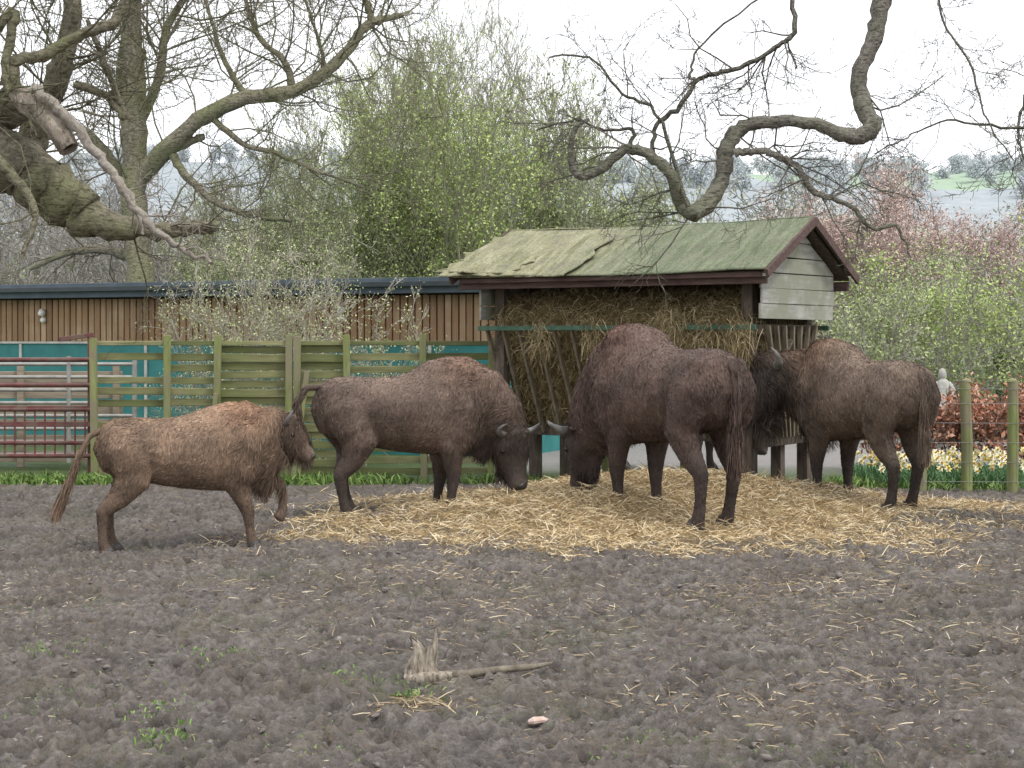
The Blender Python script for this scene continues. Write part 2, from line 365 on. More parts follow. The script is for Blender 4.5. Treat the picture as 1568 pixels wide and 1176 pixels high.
# ------------------------------------------------------------------ BISON
def furmat(name):
    m,nt,b=newmat(name); at=N(nt,'ShaderNodeVertexColor'); at.layer_name="Col"; v=coordnode(nt,(1,1,.35))
    f=noise(nt,v,70,5,.7); f2=noise(nt,coordnode(nt),5,5)
    c=mix(nt,1.0,at.outputs[0],ramp(nt,f,[(.3,(.6,.6,.6)),(.7,(1.3,1.3,1.3))]),'MULTIPLY')
    c=mix(nt,1.0,c,ramp(nt,f2,[(.3,(.66,.65,.66)),(.7,(1.32,1.32,1.32))]),'MULTIPLY')
    nt.links.new(c,b.inputs['Base Color']); b.inputs['Roughness'].default_value=.7; b.inputs['Specular IOR Level'].default_value=.3
    bump(nt,b,f,.6,.012); return m
FUR=furmat("bison_fur")
HORN=surf("horn",[(.3,(.07,.068,.065)),(.7,(.24,.235,.22))],ns=12,rough=.4,bs=.2)
EYE_M=flat("eye",(.01,.008,.007),.1); HOOF=flat("hoof",(.04,.035,.032),.5); NOSE=flat("nose",(.04,.036,.036),.35)
def bison(loc, rz, H, poll, pitch, yaw, hind, fore, col, dark, tail, headscale=1.0, wide=1.0, nstr=32000, hl=1.0, roll=0, hump=1.0, beardl=1.0):
    root=empty("bison",loc,rz); V=[];F=[]; o=(V,F); W=wide
    prof=[(-.63,.75,.60,.06),(-.60,.82,.53,.12),(-.52,.862,.49,.165),(-.40,.868,.465,.18),(-.26,.858,.435,.195),(-.12,.866,.405,.215),(.02,.897,.385,.21),(.12,.935,.375,.195),(.21,.965,.365,.183),(.29,.975,.36,.17),(.37,.955,.37,.155),(.45,.90,.39,.138),(.52,.83,.44,.115)]
    prof=[(a,b_ if b_<.9 else .9+(b_-.9)*hump,c_,d_) for a,b_,c_,d_ in prof]
    loft(o,[(x_,0,(a+b_)/2) for x_,a,b_,h in prof],[(h*W,(a-b_)/2) for x_,a,b_,h in prof],k=20)
    # rounded hump and loin so the top line is not a ridge
    zh=.9+(.985-.9)*hump
    loft(o,[(-.02,0,.815),(.10,0,zh-.115),(.22,0,zh-.10),(.33,0,zh-.105),(.43,0,zh-.16)],[(.10*W,.07),(.115*W,.09),(.125*W,.10),(.12*W,.10),(.10*W,.09)],k=16)
    loft(o,[(-.56,0,.77),(-.45,0,.785),(-.28,0,.775),(-.1,0,.78)],[(.10*W,.06),(.12*W,.075),(.12*W,.075),(.11*W,.07)],k=16)
    for s in (-1,1):
        loft(o,[(.31,s*.09*W,.80),(.28,s*.125*W,.66),(.25,s*.13*W,.52),(.22,s*.115*W,.42)],[(.065,.10),(.082,.14),(.07,.115),(.052,.08)])
        loft(o,[(-.50,s*.08*W,.80),(-.48,s*.118*W,.68),(-.43,s*.135*W,.56),(-.39,s*.125*W,.46)],[(.06,.09),(.085,.135),(.075,.125),(.052,.09)])
        dx=hind[0 if s>0 else 1]
        loft(o,[(-.45,s*.12*W,.60),(-.39+dx*.3,s*.13*W,.46),(-.45+dx*.55,s*.12*W,.355),(-.52+dx*.8,s*.11*W,.265),(-.505+dx*.9,s*.105*W,.15),(-.49+dx,s*.105*W,.075),(-.47+dx,s*.105*W,.03),(-.46+dx,s*.105*W,.0)],
             [(.075,.13),(.068,.112),(.048,.072),(.034,.046),(.027,.031),(.030,.033),(.035,.043),(.038,.048)])
        q=fore[0 if s>0 else 1]
        if isinstance(q,(int,float)):
            fp=[(.25,s*.10*W,.55),(.215+q*.3,s*.105*W,.42),(.235+q*.5,s*.10*W,.33),(.25+q*.75,s*.095*W,.235),(.245+q*.9,s*.09*W,.14),(.245+q,s*.09*W,.07),(.26+q,s*.09*W,.03),(.265+q,s*.09*W,.0)]
        else: fp=[(a,s*.09*W,b_) for a,b_ in q]
        loft(o,fp,[(.08,.12),(.066,.088),(.050,.060),(.038,.044),(.027,.030),(.030,.033),(.035,.042),(.038,.046)])
    p=math.radians(pitch); yw=math.radians(yaw); d=Vector((math.cos(p)*math.cos(yw),math.cos(p)*math.sin(yw),-math.sin(p)))
    S=Vector((-math.sin(yw),math.cos(yw),0))
    if roll: S=Matrix.Rotation(math.radians(roll),3,d)@S
    U=d.cross(S); Pl=Vector((poll[0],poll[1],poll[2])); hs=headscale
    a0=Vector((.28,0,.70)); a1=Vector((.42,0,.67)); mid=a1.lerp(Pl,.5); Pn=Pl-U*.05*hs
    loft(o,[a0,a1,mid,Pn.lerp(mid,.25),Pn+d*.05*hs],[(.155,.27),(.15,.25),(.14,.205),(.13,.172),(.105,.125)],S=(S*.4+Vector((0,1,0))*.6))
    hp=[(-.03,-.03,.095,.110),(.03,-.02,.124,.132),(.09,-.025,.126,.130),(.15,-.035,.106,.114),(.21,-.045,.083,.092),(.27,-.05,.068,.073),(.32,-.05,.069,.064),(.345,-.05,.057,.049)]
    loft(o,[Pl+d*a*hs+U*b_*hs for a,b_,_,_ in hp],[(rw*hs,rh*hs) for _,_,rw,rh in hp],S=S)
    loft(o,[Pl-d*.03*hs+U*.06*hs,Pl+d*.05*hs+U*.09*hs,Pl+d*.11*hs+U*.065*hs],[(.065*hs,.05*hs),(.085*hs,.055*hs),(.06*hs,.035*hs)],S=S)
    ch=Pl+d*.17*hs-U*.10*hs; dn=Vector((0,0,-1))
    loft(o,[ch-d*.06,ch+dn*.04*hs*beardl,ch+dn*.09*hs*beardl],[(.05*hs,.06*hs),(.04*hs,.055*hs),(.018,.026)],S=S)
    loft(o,[(.41,0,.5),(.45,0,.41),(.44,0,.345)],[(.07,.13),(.055,.10),(.025,.045)])
    me=bpy.data.meshes.new("t"); me.from_pydata([tuple(Vector(v)*H) for v in V],[],F); me.update()
    t=bpy.data.objects.new("t",me); scene.collection.objects.link(t)
    md=t.modifiers.new("r",'REMESH'); md.mode='VOXEL'; md.voxel_size=.0165*H/1.4; md.use_smooth_shade=True
    ms=t.modifiers.new("s",'SMOOTH'); ms.factor=.5; ms.iterations=6
    dg=bpy.context.evaluated_depsgraph_get(); dg.update(); me2=bpy.data.meshes.new_from_object(t.evaluated_get(dg))
    bpy.data.objects.remove(t); n=len(me2.vertices); co=np.empty(n*3,np.float32); me2.vertices.foreach_get("co",co); co=co.reshape(-1,3)/H
    def colour(c):
        pl=np.array(Pl); dv=np.array(d)
        dh=np.linalg.norm(c-(pl+dv*.17*hs),axis=1)
        hd=np.clip(1-(dh-.15*hs)/.14,0,1)
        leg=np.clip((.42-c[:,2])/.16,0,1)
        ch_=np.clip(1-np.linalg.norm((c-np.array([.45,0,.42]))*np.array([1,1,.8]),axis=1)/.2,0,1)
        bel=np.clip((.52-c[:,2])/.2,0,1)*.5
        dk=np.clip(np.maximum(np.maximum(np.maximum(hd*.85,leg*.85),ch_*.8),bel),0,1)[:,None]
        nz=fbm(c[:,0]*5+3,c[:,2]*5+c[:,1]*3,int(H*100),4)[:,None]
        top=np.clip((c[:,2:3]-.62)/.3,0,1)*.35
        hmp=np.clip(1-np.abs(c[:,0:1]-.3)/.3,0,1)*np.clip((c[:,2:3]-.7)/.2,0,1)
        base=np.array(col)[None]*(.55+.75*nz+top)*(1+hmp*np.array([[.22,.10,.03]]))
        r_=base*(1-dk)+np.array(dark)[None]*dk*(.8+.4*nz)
        mz=np.clip(1-np.abs(np.linalg.norm(c-(pl+dv*.345*hs-np.array(U)*.05*hs),axis=1)-.055*hs)/.025,0,1)[:,None]
        return r_*(1-.4*mz)+np.array([[.20,.165,.14]])*.4*mz
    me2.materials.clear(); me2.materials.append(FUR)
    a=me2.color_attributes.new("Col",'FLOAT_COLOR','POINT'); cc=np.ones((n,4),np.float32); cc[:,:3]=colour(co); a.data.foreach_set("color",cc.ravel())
    body=link(bpy.data.objects.new("body",me2),root)
    me2.calc_loop_triangles(); tri=np.empty(len(me2.loop_triangles)*3,np.int32); me2.loop_triangles.foreach_get("vertices",tri); tri=tri.reshape(-1,3)
    A,B,C=co[tri[:,0]],co[tri[:,1]],co[tri[:,2]]; nn=np.cross(B-A,C-A); ar=np.linalg.norm(nn,axis=1); nn=nn/(ar[:,None]+1e-12)
    pi=R.choice(len(tri),nstr,p=ar/ar.sum()); r1=np.sqrt(R.uniform(size=nstr))[:,None]; r2=R.uniform(size=nstr)[:,None]
    P=(A[pi]*(1-r1)+B[pi]*r1*(1-r2)+C[pi]*r1*r2); nm=nn[pi]
    sw=fbm(P[:,0]*9+2,P[:,2]*9+P[:,1]*5,77,2)-.38
    tan=np.array([[-.6,0,-.6]])+R.normal(0,.25,(nstr,3))+np.stack([sw*2.6,sw*0,-sw*2.2],1); tan=tan-nm*np.sum(tan*nm,axis=1,keepdims=True)
    pl=np.array(Pl)
    shag=np.clip((P[:,0]-.12)/.25,0,1)*np.clip((P[:,2]-.36)/.1,0,1)
    Dv=tan/(np.linalg.norm(tan,axis=1,keepdims=True)+1e-6)+nm*(.16+.2*shag[:,None])
    L=(.010+.020*shag+.008*R.uniform(size=nstr))
    L=np.where(P[:,2]<.38,.007,L)
    cp=np.array(Pl+d*.17*hs-U*.10*hs+Vector((0,0,-.07*hs)))
    beard=(np.linalg.norm(P-cp,axis=1)<.08*hs)
    brisk=((P[:,0]>.32)&(P[:,2]<.44)&(P[:,2]>.33)&(np.abs(P[:,1])<.08))
    L=np.where(beard|brisk,.055*beardl,L)
    face=np.linalg.norm(P-(pl+np.array(d)*.30*hs),axis=1)<.11*hs; L=np.where(face,.005,L)
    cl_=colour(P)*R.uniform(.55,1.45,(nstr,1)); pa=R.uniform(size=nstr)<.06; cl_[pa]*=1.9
    Vs,Fs,Cs=strands(P*H,Dv,L*H*hl,.00125*H,bend=(0,0,-.2),col=cl_)
    mesh_obj("fur",Vs,Fs,FUR,col=Cs,parent=root)
    T=Tubes()
    for s in (-1,1):
        b0=Pl+d*.02*hs+U*.05*hs+S*s*.09*hs
        pts=[b0+(S*s*x_+U*u_+d*w_)*hs for x_,u_,w_ in [(-.01,0,0),(.03,.003,0),(.062,.018,-.005),(.082,.05,-.012),(.082,.085,-.018),(.064,.115,-.02)]]
        T.add([tuple(q*H) for q in pts],[r_*H*hs for r_ in (.026,.024,.020,.015,.009,.002)])
    T.obj("horns",HORN,root,k=10,kbig=10)
    V=[];F=[]
    for s in (-1,1):
        b0=Pl-d*.01*hs+S*s*.085*hs-U*.02*hs
        loft((V,F),[b0,b0+S*s*.045*hs-d*.012-U*.02,b0+S*s*.08*hs-U*.04-d*.02],[(.016,.02),(.013,.030),(.004,.01)],S=d,k=8)
    mesh_obj("ears",[tuple(Vector(v)*H) for v in V],F,FUR,col=np.array(col)[None]*.7,smooth=True,parent=root)
    V=[];F=[]
    for s in (-1,1):
        e=Pl+d*.12*hs+U*.01*hs+S*s*.111*hs; loft((V,F),[e-S*s*.012,e,e+S*s*.010],[(.012,.012),(.015,.015),(.008,.008)],S=d,k=10)
    mesh_obj("eyes",[tuple(Vector(v)*H) for v in V],F,EYE_M,smooth=True,parent=root)
    V=[];F=[]; e=Pl+d*.338*hs-U*.03*hs
    loft((V,F),[e,e+d*.022*hs],[(.045*hs,.032*hs),(.032*hs,.022*hs)],S=S,k=12)
    mesh_obj("nose",[tuple(Vector(v)*H) for v in V],F,NOSE,smooth=True,parent=root)
    V=[];F=[]
    for s in (-1,1):
        hx=[-.46+hind[0 if s>0 else 1]]; q=fore[0 if s>0 else 1]
        if isinstance(q,(int,float)): hx.append(.265+q)
        for xq,yl in zip(hx,(.105*W,.09*W)):
            for c_ in (-1,1): loft((V,F),[(xq-.01,s*yl+c_*.018,.042),(xq+.0,s*yl+c_*.02,.02),(xq+.008,s*yl+c_*.022,-.012)],[(.018,.034),(.021,.042),(.024,.049)],k=10)
    mesh_obj("hooves",[tuple(Vector(v)*H) for v in V],F,HOOF,smooth=True,parent=root)
    T=Tubes(); tp=[Vector(q) for q in tail]; nT=len(tp)
    T.add([tuple(q*H) for q in tp],[H*(.020-.008*i/(nT-1)) for i in range(nT)])
    V0,F0=T.arrays(8,8); mesh_obj("tail",V0,F0,FUR,col=np.array(col)[None]*.7,smooth=True,parent=root)
    k=2600; tt=R.uniform(0,1,k)**.55*(nT-1); i=np.minimum(tt.astype(int),nT-2); f=(tt-i)[:,None]; ta=np.array([tuple(q) for q in tp])
    P=ta[i]*(1-f)+ta[i+1]*f; dr=ta[i+1]-ta[i]; dr/=np.linalg.norm(dr,axis=1,keepdims=True)
    tr=(tt/(nT-1)); P=P+R.normal(0,1,(k,3))*(.006+.007*tr[:,None])
    Vs,Fs,Cs=strands(P*H,dr+R.normal(0,.10,(k,3)),(.02+.09*tr)*H,.0018*H,bend=(0,0,-.15),col=np.array(col)[None]*R.uniform(.4,1.4,(k,1)))
    mesh_obj("tail_hair",Vs,Fs,FUR,col=Cs,parent=root)
    return root
DK=(.052,.040,.035)
# young bison, walking right with a raised foreleg
bison((-2.42,12.5,.0),math.radians(22),1.17,(.56,0,.79),38,-14,[-.04,-.12],[[(.30,.55),(.38,.47),(.48,.43),(.58,.40),(.605,.31),(.60,.22),(.585,.185),(.57,.165)],.10],
      (.215,.148,.102),(.095,.066,.049),[(-.60,0,.79),(-.68,.0,.75),(-.74,.0,.64),(-.78,0,.52),(-.83,0,.40),(-.86,0,.33)],headscale=.86,hl=1.3,hump=.65)
# grazing bison, tail held away
bison((-.87,14.6,.02),math.radians(21),1.45,(.60,-.03,.50),64,-64,[.10,.02],[-.07,-.04],
      (.150,.108,.085),DK,[(-.60,0,.80),(-.68,0,.80),(-.735,0,.72),(-.735,0,.60),(-.70,0,.50),(-.69,0,.44)],headscale=1.0)
# large bull seen from behind left, head down in the hay
bison((1.27,13.95,.06),math.radians(117),1.70,(.70,.03,.42),72,10,[-.02,.05],[.02,-.06],
      (.120,.080,.064),DK,[(-.60,0,.79),(-.645,0,.76),(-.655,0,.64),(-.655,0,.52),(-.65,0,.43),(-.65,0,.39)],headscale=.95,wide=1.03,nstr=40000,hump=1.05)
# bison on the right, head turned to the feeder
bison((3.2,15.2,.06),math.radians(113),1.57,(.58,.17,.79),40,80,[.0,.08],[.03,-.04],
      (.170,.126,.095),(.038,.031,.028),[(-.60,0,.79),(-.64,0,.76),(-.65,0,.64),(-.65,0,.52),(-.65,0,.43),(-.65,0,.40)],headscale=1.15,wide=.98,nstr=36000,hl=1.4,beardl=1.5)
# bison behind the feeder, head lowered
bison((2.0,20.1,.0),math.radians(-20),1.5,(.68,0,.50),75,0,[.0,.06],[.03,-.04],
      (.12,.075,.052),DK,[(-.60,0,.79),(-.65,0,.76),(-.66,0,.64),(-.66,0,.52),(-.66,0,.43),(-.66,0,.40)],nstr=6000)

# ------------------------------------------------------------------ HAY FEEDER
fd=empty("hay_feeder",(-.57,17.5,0),math.radians(-34))
wood_d=surf("feeder_wood",[(.3,(.05,.038,.03)),(.55,(.11,.088,.07)),(.75,(.19,.155,.12))],scale=(1,1,.15),ns=30,bs=.6)
wood_red=surf("eave_wood",[(.3,(.06,.036,.032)),(.7,(.135,.09,.08))],scale=(.15,1,1),ns=30,bs=.5)
board=surf("gable_boards",[(.3,(.22,.22,.20)),(.55,(.38,.38,.35)),(.75,(.48,.48,.45))],scale=(1,.12,1),ns=25,bs=.4,stops2=(.25,.26,.20),ns2=2.5)
slat_m=surf("slat_wood",[(.3,(.10,.085,.06)),(.6,(.20,.17,.12)),(.8,(.29,.25,.18))],scale=(1,1,.15),ns=25,bs=.5)
railg=surf("green_rail",[(.3,(.04,.09,.06)),(.7,(.09,.16,.11))],ns=10,bs=.2)
LL=3.55; WW=2.15; ZE=2.27; ZR=2.79
m,nt,b=newmat("roof_felt"); v=coordnode(nt); f1=noise(nt,v,1.8,6,.7); f2=noise(nt,v,45,4,.7); f3=noise(nt,coordnode(nt,(2.2,.35,.35)),6,6,.7); f4=noise(nt,v,5,6,.75)
sx_=N(nt,'ShaderNodeSeparateXYZ'); nt.links.new(v,sx_.inputs[0])
gx=N(nt,'ShaderNodeMapRange'); gx.inputs[1].default_value=.9; gx.inputs[2].default_value=2.2
gad=N(nt,'ShaderNodeMath'); gad.operation='MULTIPLY_ADD'; nt.links.new(f1,gad.inputs[0]); gad.inputs[1].default_value=1.6; nt.links.new(sx_.outputs[0],gad.inputs[2])
gs=N(nt,'ShaderNodeMath'); gs.operation='SUBTRACT'; nt.links.new(gad.outputs[0],gs.inputs[0]); gs.inputs[1].default_value=.8; nt.links.new(gs.outputs[0],gx.inputs[0])
moss=ramp(nt,f3,[(.32,(.095,.120,.070)),(.5,(.160,.185,.118)),(.7,(.23,.25,.17))])
yel=ramp(nt,f3,[(.32,(.16,.165,.09)),(.5,(.28,.275,.17)),(.68,(.38,.365,.27))])
c=mix(nt,gx.outputs[0],yel,moss); c=mix(nt,ramp(nt,f4,[(.5,(0,0,0)),(.66,(.75,.75,.75))]),c,(.19,.18,.145)); c=mix(nt,1.0,c,ramp(nt,f2,[(.3,(.62,.62,.62)),(.7,(1.25,1.25,1.25))]),'MULTIPLY')
nt.links.new(c,b.inputs['Base Color']); b.inputs['Roughness'].default_value=.95; b.inputs['Specular IOR Level'].default_value=.15; bump(nt,b,f2,.7,.012)
felt=m
def slope(y0,y1,z0,z1,lift,x0,x1,seed,rag=.05,name="roof_felt",mat=None,wav=.025):
    nx,ny=90,26; V=[];F=[]
    for i in range(nx+1):
        for j in range(ny+1):
            a=x0+(x1-x0)*i/nx; t=j/ny
            e=(1-t)*rag*(float(fbm(np.array(a*5.),np.array(seed*1.),seed,3))-.45)
            ex=(rag*.9*(float(fbm(np.array(t*5.),np.array(seed*2.),seed+1,4))-.45)) if rag>.1 else 0
            ex*= max(0,1-min(i,nx-i)/12)
            q=float(fbm(np.array(a*1.5),np.array(t*3.),seed,3))
            seam=.012*math.exp(-((a-(x0+x1)*.33)/.02)**2)+.012*math.exp(-((t-.55)/.03)**2)
            V.append((a+ex,y0+(y1-y0)*t+e,z0+(z1-z0)*t+lift+wav*(q-.45)+seam-.02*(math.sin(a*.9)))) 
    for i in range(nx):
        for j in range(ny):
            k=i*(ny+1)+j; F.append((k,k+ny+1,k+ny+2,k+1))
    o=mesh_obj(name,V,F,mat or felt,smooth=True,parent=fd); sm=o.modifiers.new("s",'SOLIDIFY'); sm.thickness=.014; sm.offset=-1
slope(-.06,WW/2,ZE-.03,ZR,.035,-.06,LL+.06,3); slope(WW+.06,WW/2,ZE-.03,ZR,.035,-.06,LL+.06,5)
slope(-.12,WW/2*.8,ZE-.055,ZR-.1,.070,-.12,1.45,9,rag=.22,name="loose_felt_sheet",wav=.05)
slope(-.10,WW/2*.35,ZE-.055,ZR-.34,.100,-.16,.75,12,rag=.30,name="loose_felt_sheet_edge",wav=.07)
bx=Boxes()
for (ya,yb) in ((0,WW/2),(WW,WW/2)):
    P0=[(0,ya,ZE-.05),(LL,ya,ZE-.05),(LL,yb,ZR-.03),(0,yb,ZR-.03)]; P1=[(q[0],q[1],q[2]+.03) for q in P0]; bx.hexa(P0+P1)
bx.obj("roof_boards",wood_d,fd)
bx=Boxes(); bx.beam((-.04,.07,ZE-.10),(LL+.02,.07,ZE-.10),.045,.07); bx.beam((-.04,WW-.07,ZE-.11),(LL+.02,WW-.07,ZE-.11),.045,.10)
bx.beam((0.02,.0,ZE-.05),(LL,.0,ZE-.05),.03,.045)
for xq in (LL+.075,-.075):
    bx.beam((xq,-.05,ZE-.045),(xq,WW/2,ZR+.0),.03,.09); bx.beam((xq,WW+.05,ZE-.045),(xq,WW/2,ZR+.0),.03,.09)
bx.obj("eave_beams",wood_red,fd)
bx=Boxes()   # gable boards
for xq in (LL-.12,.12):
    zz=1.80; i=0
    def lim(zv): return .2 if zv<ZE-.02 else (zv-(ZE-.07))/(ZR-ZE)*WW/2+.02
    while zz<ZR-.09:
        z1=min(zz+.155,ZR-.07)
        ya,yb=max(.2,lim(zz)),max(.2,lim(z1)); ya=min(ya,WW/2-.02); yb=min(yb,WW/2-.01)
        o_=.008*(i%2)+random.uniform(0,.004); x0,x1=xq+o_,xq+.024+o_
        yc,yd=WW-ya,WW-yb; j_=random.uniform(-.03,.03) if zz<ZE-.12 else 0; tl=random.uniform(-.012,.012)
        bx.hexa([(x0,ya+j_,zz+tl),(x1,ya+j_,zz+tl),(x1,yc+j_,zz),(x0,yc+j_,zz),(x0,yb+j_,z1-.008+tl),(x1,yb+j_,z1-.008+tl),(x1,yd+j_,z1-.008),(x0,yd+j_,z1-.008)])
        zz=z1; i+=1
bx.obj("gable_cladding",board,fd,bevel=.003)
bx=Boxes()
for a in (.28,3.22):
    for q in (.42,WW-.42): bx.beam((a,q,-.1),(a,q,2.2),.12,.12)
bx.beam((3.22,WW/2,-.1),(3.22,WW/2,2.6),.11,.11); bx.beam((.28,WW/2,-.1),(.28,WW/2,2.6),.11,.11)
bx.beam((3.30,.40,.58),(3.30,WW-.40,.58),.05,.09); bx.beam((.28,.80,.60),(3.22,.80,.60),.06,.08); bx.beam((.28,WW-.80,.60),(3.22,WW-.80,.60),.06,.08)
bx.beam((3.32,.36,1.70),(3.32,WW-.36,1.70),.05,.1)
bx.beam((3.36,.42,1.05),(3.36,WW/2,1.6),.03,.08,up=(1,0,0))
bx.obj("posts",wood_d,fd)
bx=Boxes(); a=.20
while a<3.25:
    j=random.uniform(-.02,.02)
    bx.beam((a+j,.22,1.76),(a+random.uniform(-.03,.03),.73,.60),.055,.03,up=(1,0,0)); bx.beam((a,WW-.22,1.76),(a,WW-.73,.60),.055,.03,up=(1,0,0)); a+=.215
for q in np.linspace(.5,WW-.5,7): bx.beam((3.38,q,1.74),(3.38,WW/2+(q-WW/2)*.45,.62),.05,.03,up=(0,1,0))
bx.obj("rack_slats",slat_m,fd)
bx=Boxes(); bx.beam((.12,.19,1.72),(3.40,.19,1.72),.03,.05); bx.beam((.16,WW-.19,1.72),(3.40,WW-.19,1.72),.03,.05); bx.obj("rack_rail",railg,fd)
haym=surf("rack_hay",[(.3,(.04,.03,.014)),(.5,(.14,.105,.045)),(.7,(.30,.235,.115))],scale=(1,1,.4),ns=24,bs=1,bd=.04)
na,nk=70,44; sec=[(.60,2.10),(.42,1.95),(.34,1.76),(.44,1.45),(.58,1.12),(.72,.78),(.86,.66)]
sec=sec+[(WW-q[0],q[1]) for q in reversed(sec)]; sec.append(sec[0]); sec=np.array(sec); tt=np.linspace(0,len(sec)-1,nk+1)[:-1]
sc=np.stack([np.interp(tt,range(len(sec)),sec[:,0]),np.interp(tt,range(len(sec)),sec[:,1])],1)
cen=np.array([WW/2,1.5]); VH=[];NH=[]
for i in range(na+1):
    a=.22+3.06*i/na
    for k in range(nk):
        d_=sc[k]-cen; r_=.97+.20*(float(fbm(np.array(a*3.),np.array(k*.33),33,4))-.5)
        if i in(0,na): r_*=.85
        q=cen+d_*r_; VH.append((a,q[0],q[1])); NH.append((0,d_[0],d_[1]))
FH=[(i*nk+k,i*nk+(k+1)%nk,(i+1)*nk+(k+1)%nk,(i+1)*nk+k) for i in range(na) for k in range(nk)]+[tuple(range(nk)),tuple(reversed(range(na*nk,(na+1)*nk)))]
mesh_obj("hay_core",VH,FH,haym,smooth=True,parent=fd)
VH=np.array(VH);NH=np.array(NH); n=42000; ii=R.integers(0,len(VH),n); P=VH[ii]+R.normal(0,.028,(n,3)); nm=NH[ii]/np.linalg.norm(NH[ii],axis=1,keepdims=True)
D=R.normal(0,.7,(n,3))+nm*.10+np.array([0,0,-.30]); V1,F1,_=strands(P,D,R.uniform(.04,.15,n),.0026,bend=(0,0,-.15))
P2=[];D2=[]
for (a,k) in [(2.45,2600),(2.9,400),(.9,250),(1.6,300),(3.2,500)]:
    P2.append(np.stack([R.normal(a,.10,k),R.normal(.2,.05,k),R.normal(1.76,.09,k)-R.uniform(0,.26,k)],1)); D2.append(np.stack([R.normal(0,.6,k),R.normal(-.15,.3,k),R.normal(-.6,.4,k)],1))
P2=np.concatenate(P2);D2=np.concatenate(D2); V2,F2,_=strands(P2,D2,R.uniform(.06,.18,len(P2)),.0026,bend=(0,0,-.3))
haystr=island("rack_hay_strands",[(0,(.10,.075,.03)),(.35,(.22,.17,.08)),(.7,(.38,.305,.165)),(1,(.56,.475,.30))],.7)
mesh_obj("hay_strands",np.concatenate([V1,V2]),np.concatenate([F1,F2+len(V1)]),haystr,parent=fd)

# ------------------------------------------------------------------ SHED
sh=empty("timber_shed",(-.05,22.0,0),math.atan2(-3.6,7.8))
m,nt,b=newmat("cladding"); g=N(nt,'ShaderNodeNewGeometry'); v=coordnode(nt,(1,1,.1)); f=noise(nt,v,14,6); fl_=noise(nt,coordnode(nt,(.5,1,1.6)),1.2,4)
c=mix(nt,1.0,ramp(nt,g.outputs['Random Per Island'],[(0,(.22,.135,.075)),(.5,(.31,.205,.12)),(1,(.39,.285,.18))]),ramp(nt,f,[(.3,(.65,.62,.6)),(.7,(1.15,1.15,1.15))]),'MULTIPLY')
c=mix(nt,ramp(nt,fl_,[(.42,(0,0,0)),(.6,(.5,.5,.5))]),c,(.25,.14,.065))
nt.links.new(c,b.inputs['Base Color']); b.inputs['Roughness'].default_value=.8; clad=m
bx=Boxes(); a=-20.0
while a<-.05:
    wv=.092+random.uniform(-.006,.006); bx.box(a,a+wv,-.035+random.uniform(-.006,.004),-.002,1.575,2.215); a+=wv+.022
bx.obj("cladding",clad,sh,bevel=.003)
bx=Boxes(); bx.box(-20,0,0,5,1.5,2.23); bx.obj("wall_backing",flat("dark_backing",(.05,.035,.02),.9),sh,bevel=0)
bx=Boxes(); bx.box(-20,0,-.02,4.9,0,1.535); bx.obj("wall_lower",surf("teal_paint",[(.3,(.022,.15,.15)),(.7,(.042,.22,.215))],ns=3,rough=.5,bs=.05),sh,bevel=0)
bx=Boxes(); bx.box(-20,.02,-.05,-.003,1.537,1.572)
for a in (-1.2,-3.6,-6.0,-8.4,-10.8): bx.box(a,a+.05,-.045,-.022,0,1.535)
bx.obj("white_trim",flat("white_trim",(.45,.45,.42),.6),sh,bevel=.003)
bx=Boxes(); bx.hexa([(-20.2,-.28,2.235),(.22,-.28,2.235),(.22,5.2,2.235),(-20.2,5.2,2.235),(-20.2,-.28,2.45),(.22,-.28,2.45),(.22,5.2,2.53),(-20.2,5.2,2.53)])
bx.obj("roof",surf("roof_fascia",[(.3,(.055,.08,.10)),(.7,(.10,.13,.16))],ns=4,rough=.6,bs=.1),sh)
bx=Boxes(); bx.beam((-20,-.33,2.36),(.2,-.33,2.36),.08,.07); bx.obj("gutter",flat("gutter",(.03,.04,.045),.4),sh)
V=[];F=[]
for a in (-7.9,-2.55):
    loft((V,F),[(a,-.06,2.02),(a,-.10,2.02),(a,-.13,1.98)],[(.045,.05),(.05,.06),(.04,.05)],S=(1,0,0),k=12)
    loft((V,F),[(a,-.04,1.90),(a,-.09,1.90)],[(.04,.04),(.045,.045)],S=(1,0,0),k=12)
mesh_obj("wall_lamps",V,F,flat("lamp_white",(.7,.7,.68),.3),smooth=True,parent=sh)

# ------------------------------------------------------------------ SLAT FENCE
fs=.00736; FD=18.4
fe=empty("wooden_fence",(0,FD,0))
m,nt,b=newmat("fence_wood"); g=N(nt,'ShaderNodeNewGeometry'); v=coordnode(nt,(.12,1,1)); f=noise(nt,v,22,6); fz=noise(nt,coordnode(nt),1.7,4)
c=mix(nt,1.0,ramp(nt,g.outputs['Random Per Island'],[(0,(.12,.13,.055)),(.5,(.20,.20,.095)),(1,(.32,.30,.17))]),ramp(nt,f,[(.3,(.55,.55,.55)),(.7,(1.3,1.3,1.25))]),'MULTIPLY')
c=mix(nt,ramp(nt,fz,[(.4,(0,0,0)),(.65,(.6,.6,.6))]),c,(.13,.165,.05))
nt.links.new(c,b.inputs['Base Color']); b.inputs['Roughness'].default_value=.85; bump(nt,b,f,.4,.006); fw=m
postm=surf("fence_post",[(.3,(.15,.17,.065)),(.6,(.24,.275,.105)),(.8,(.34,.35,.19))],scale=(1,1,.2),ns=16,bs=.5,stops2=(.23,.21,.135),ns2=3)
px=[(q-784)*fs for q in (148,258,332,443,457,535,650,752)]
bx=Boxes(); pb=Boxes()
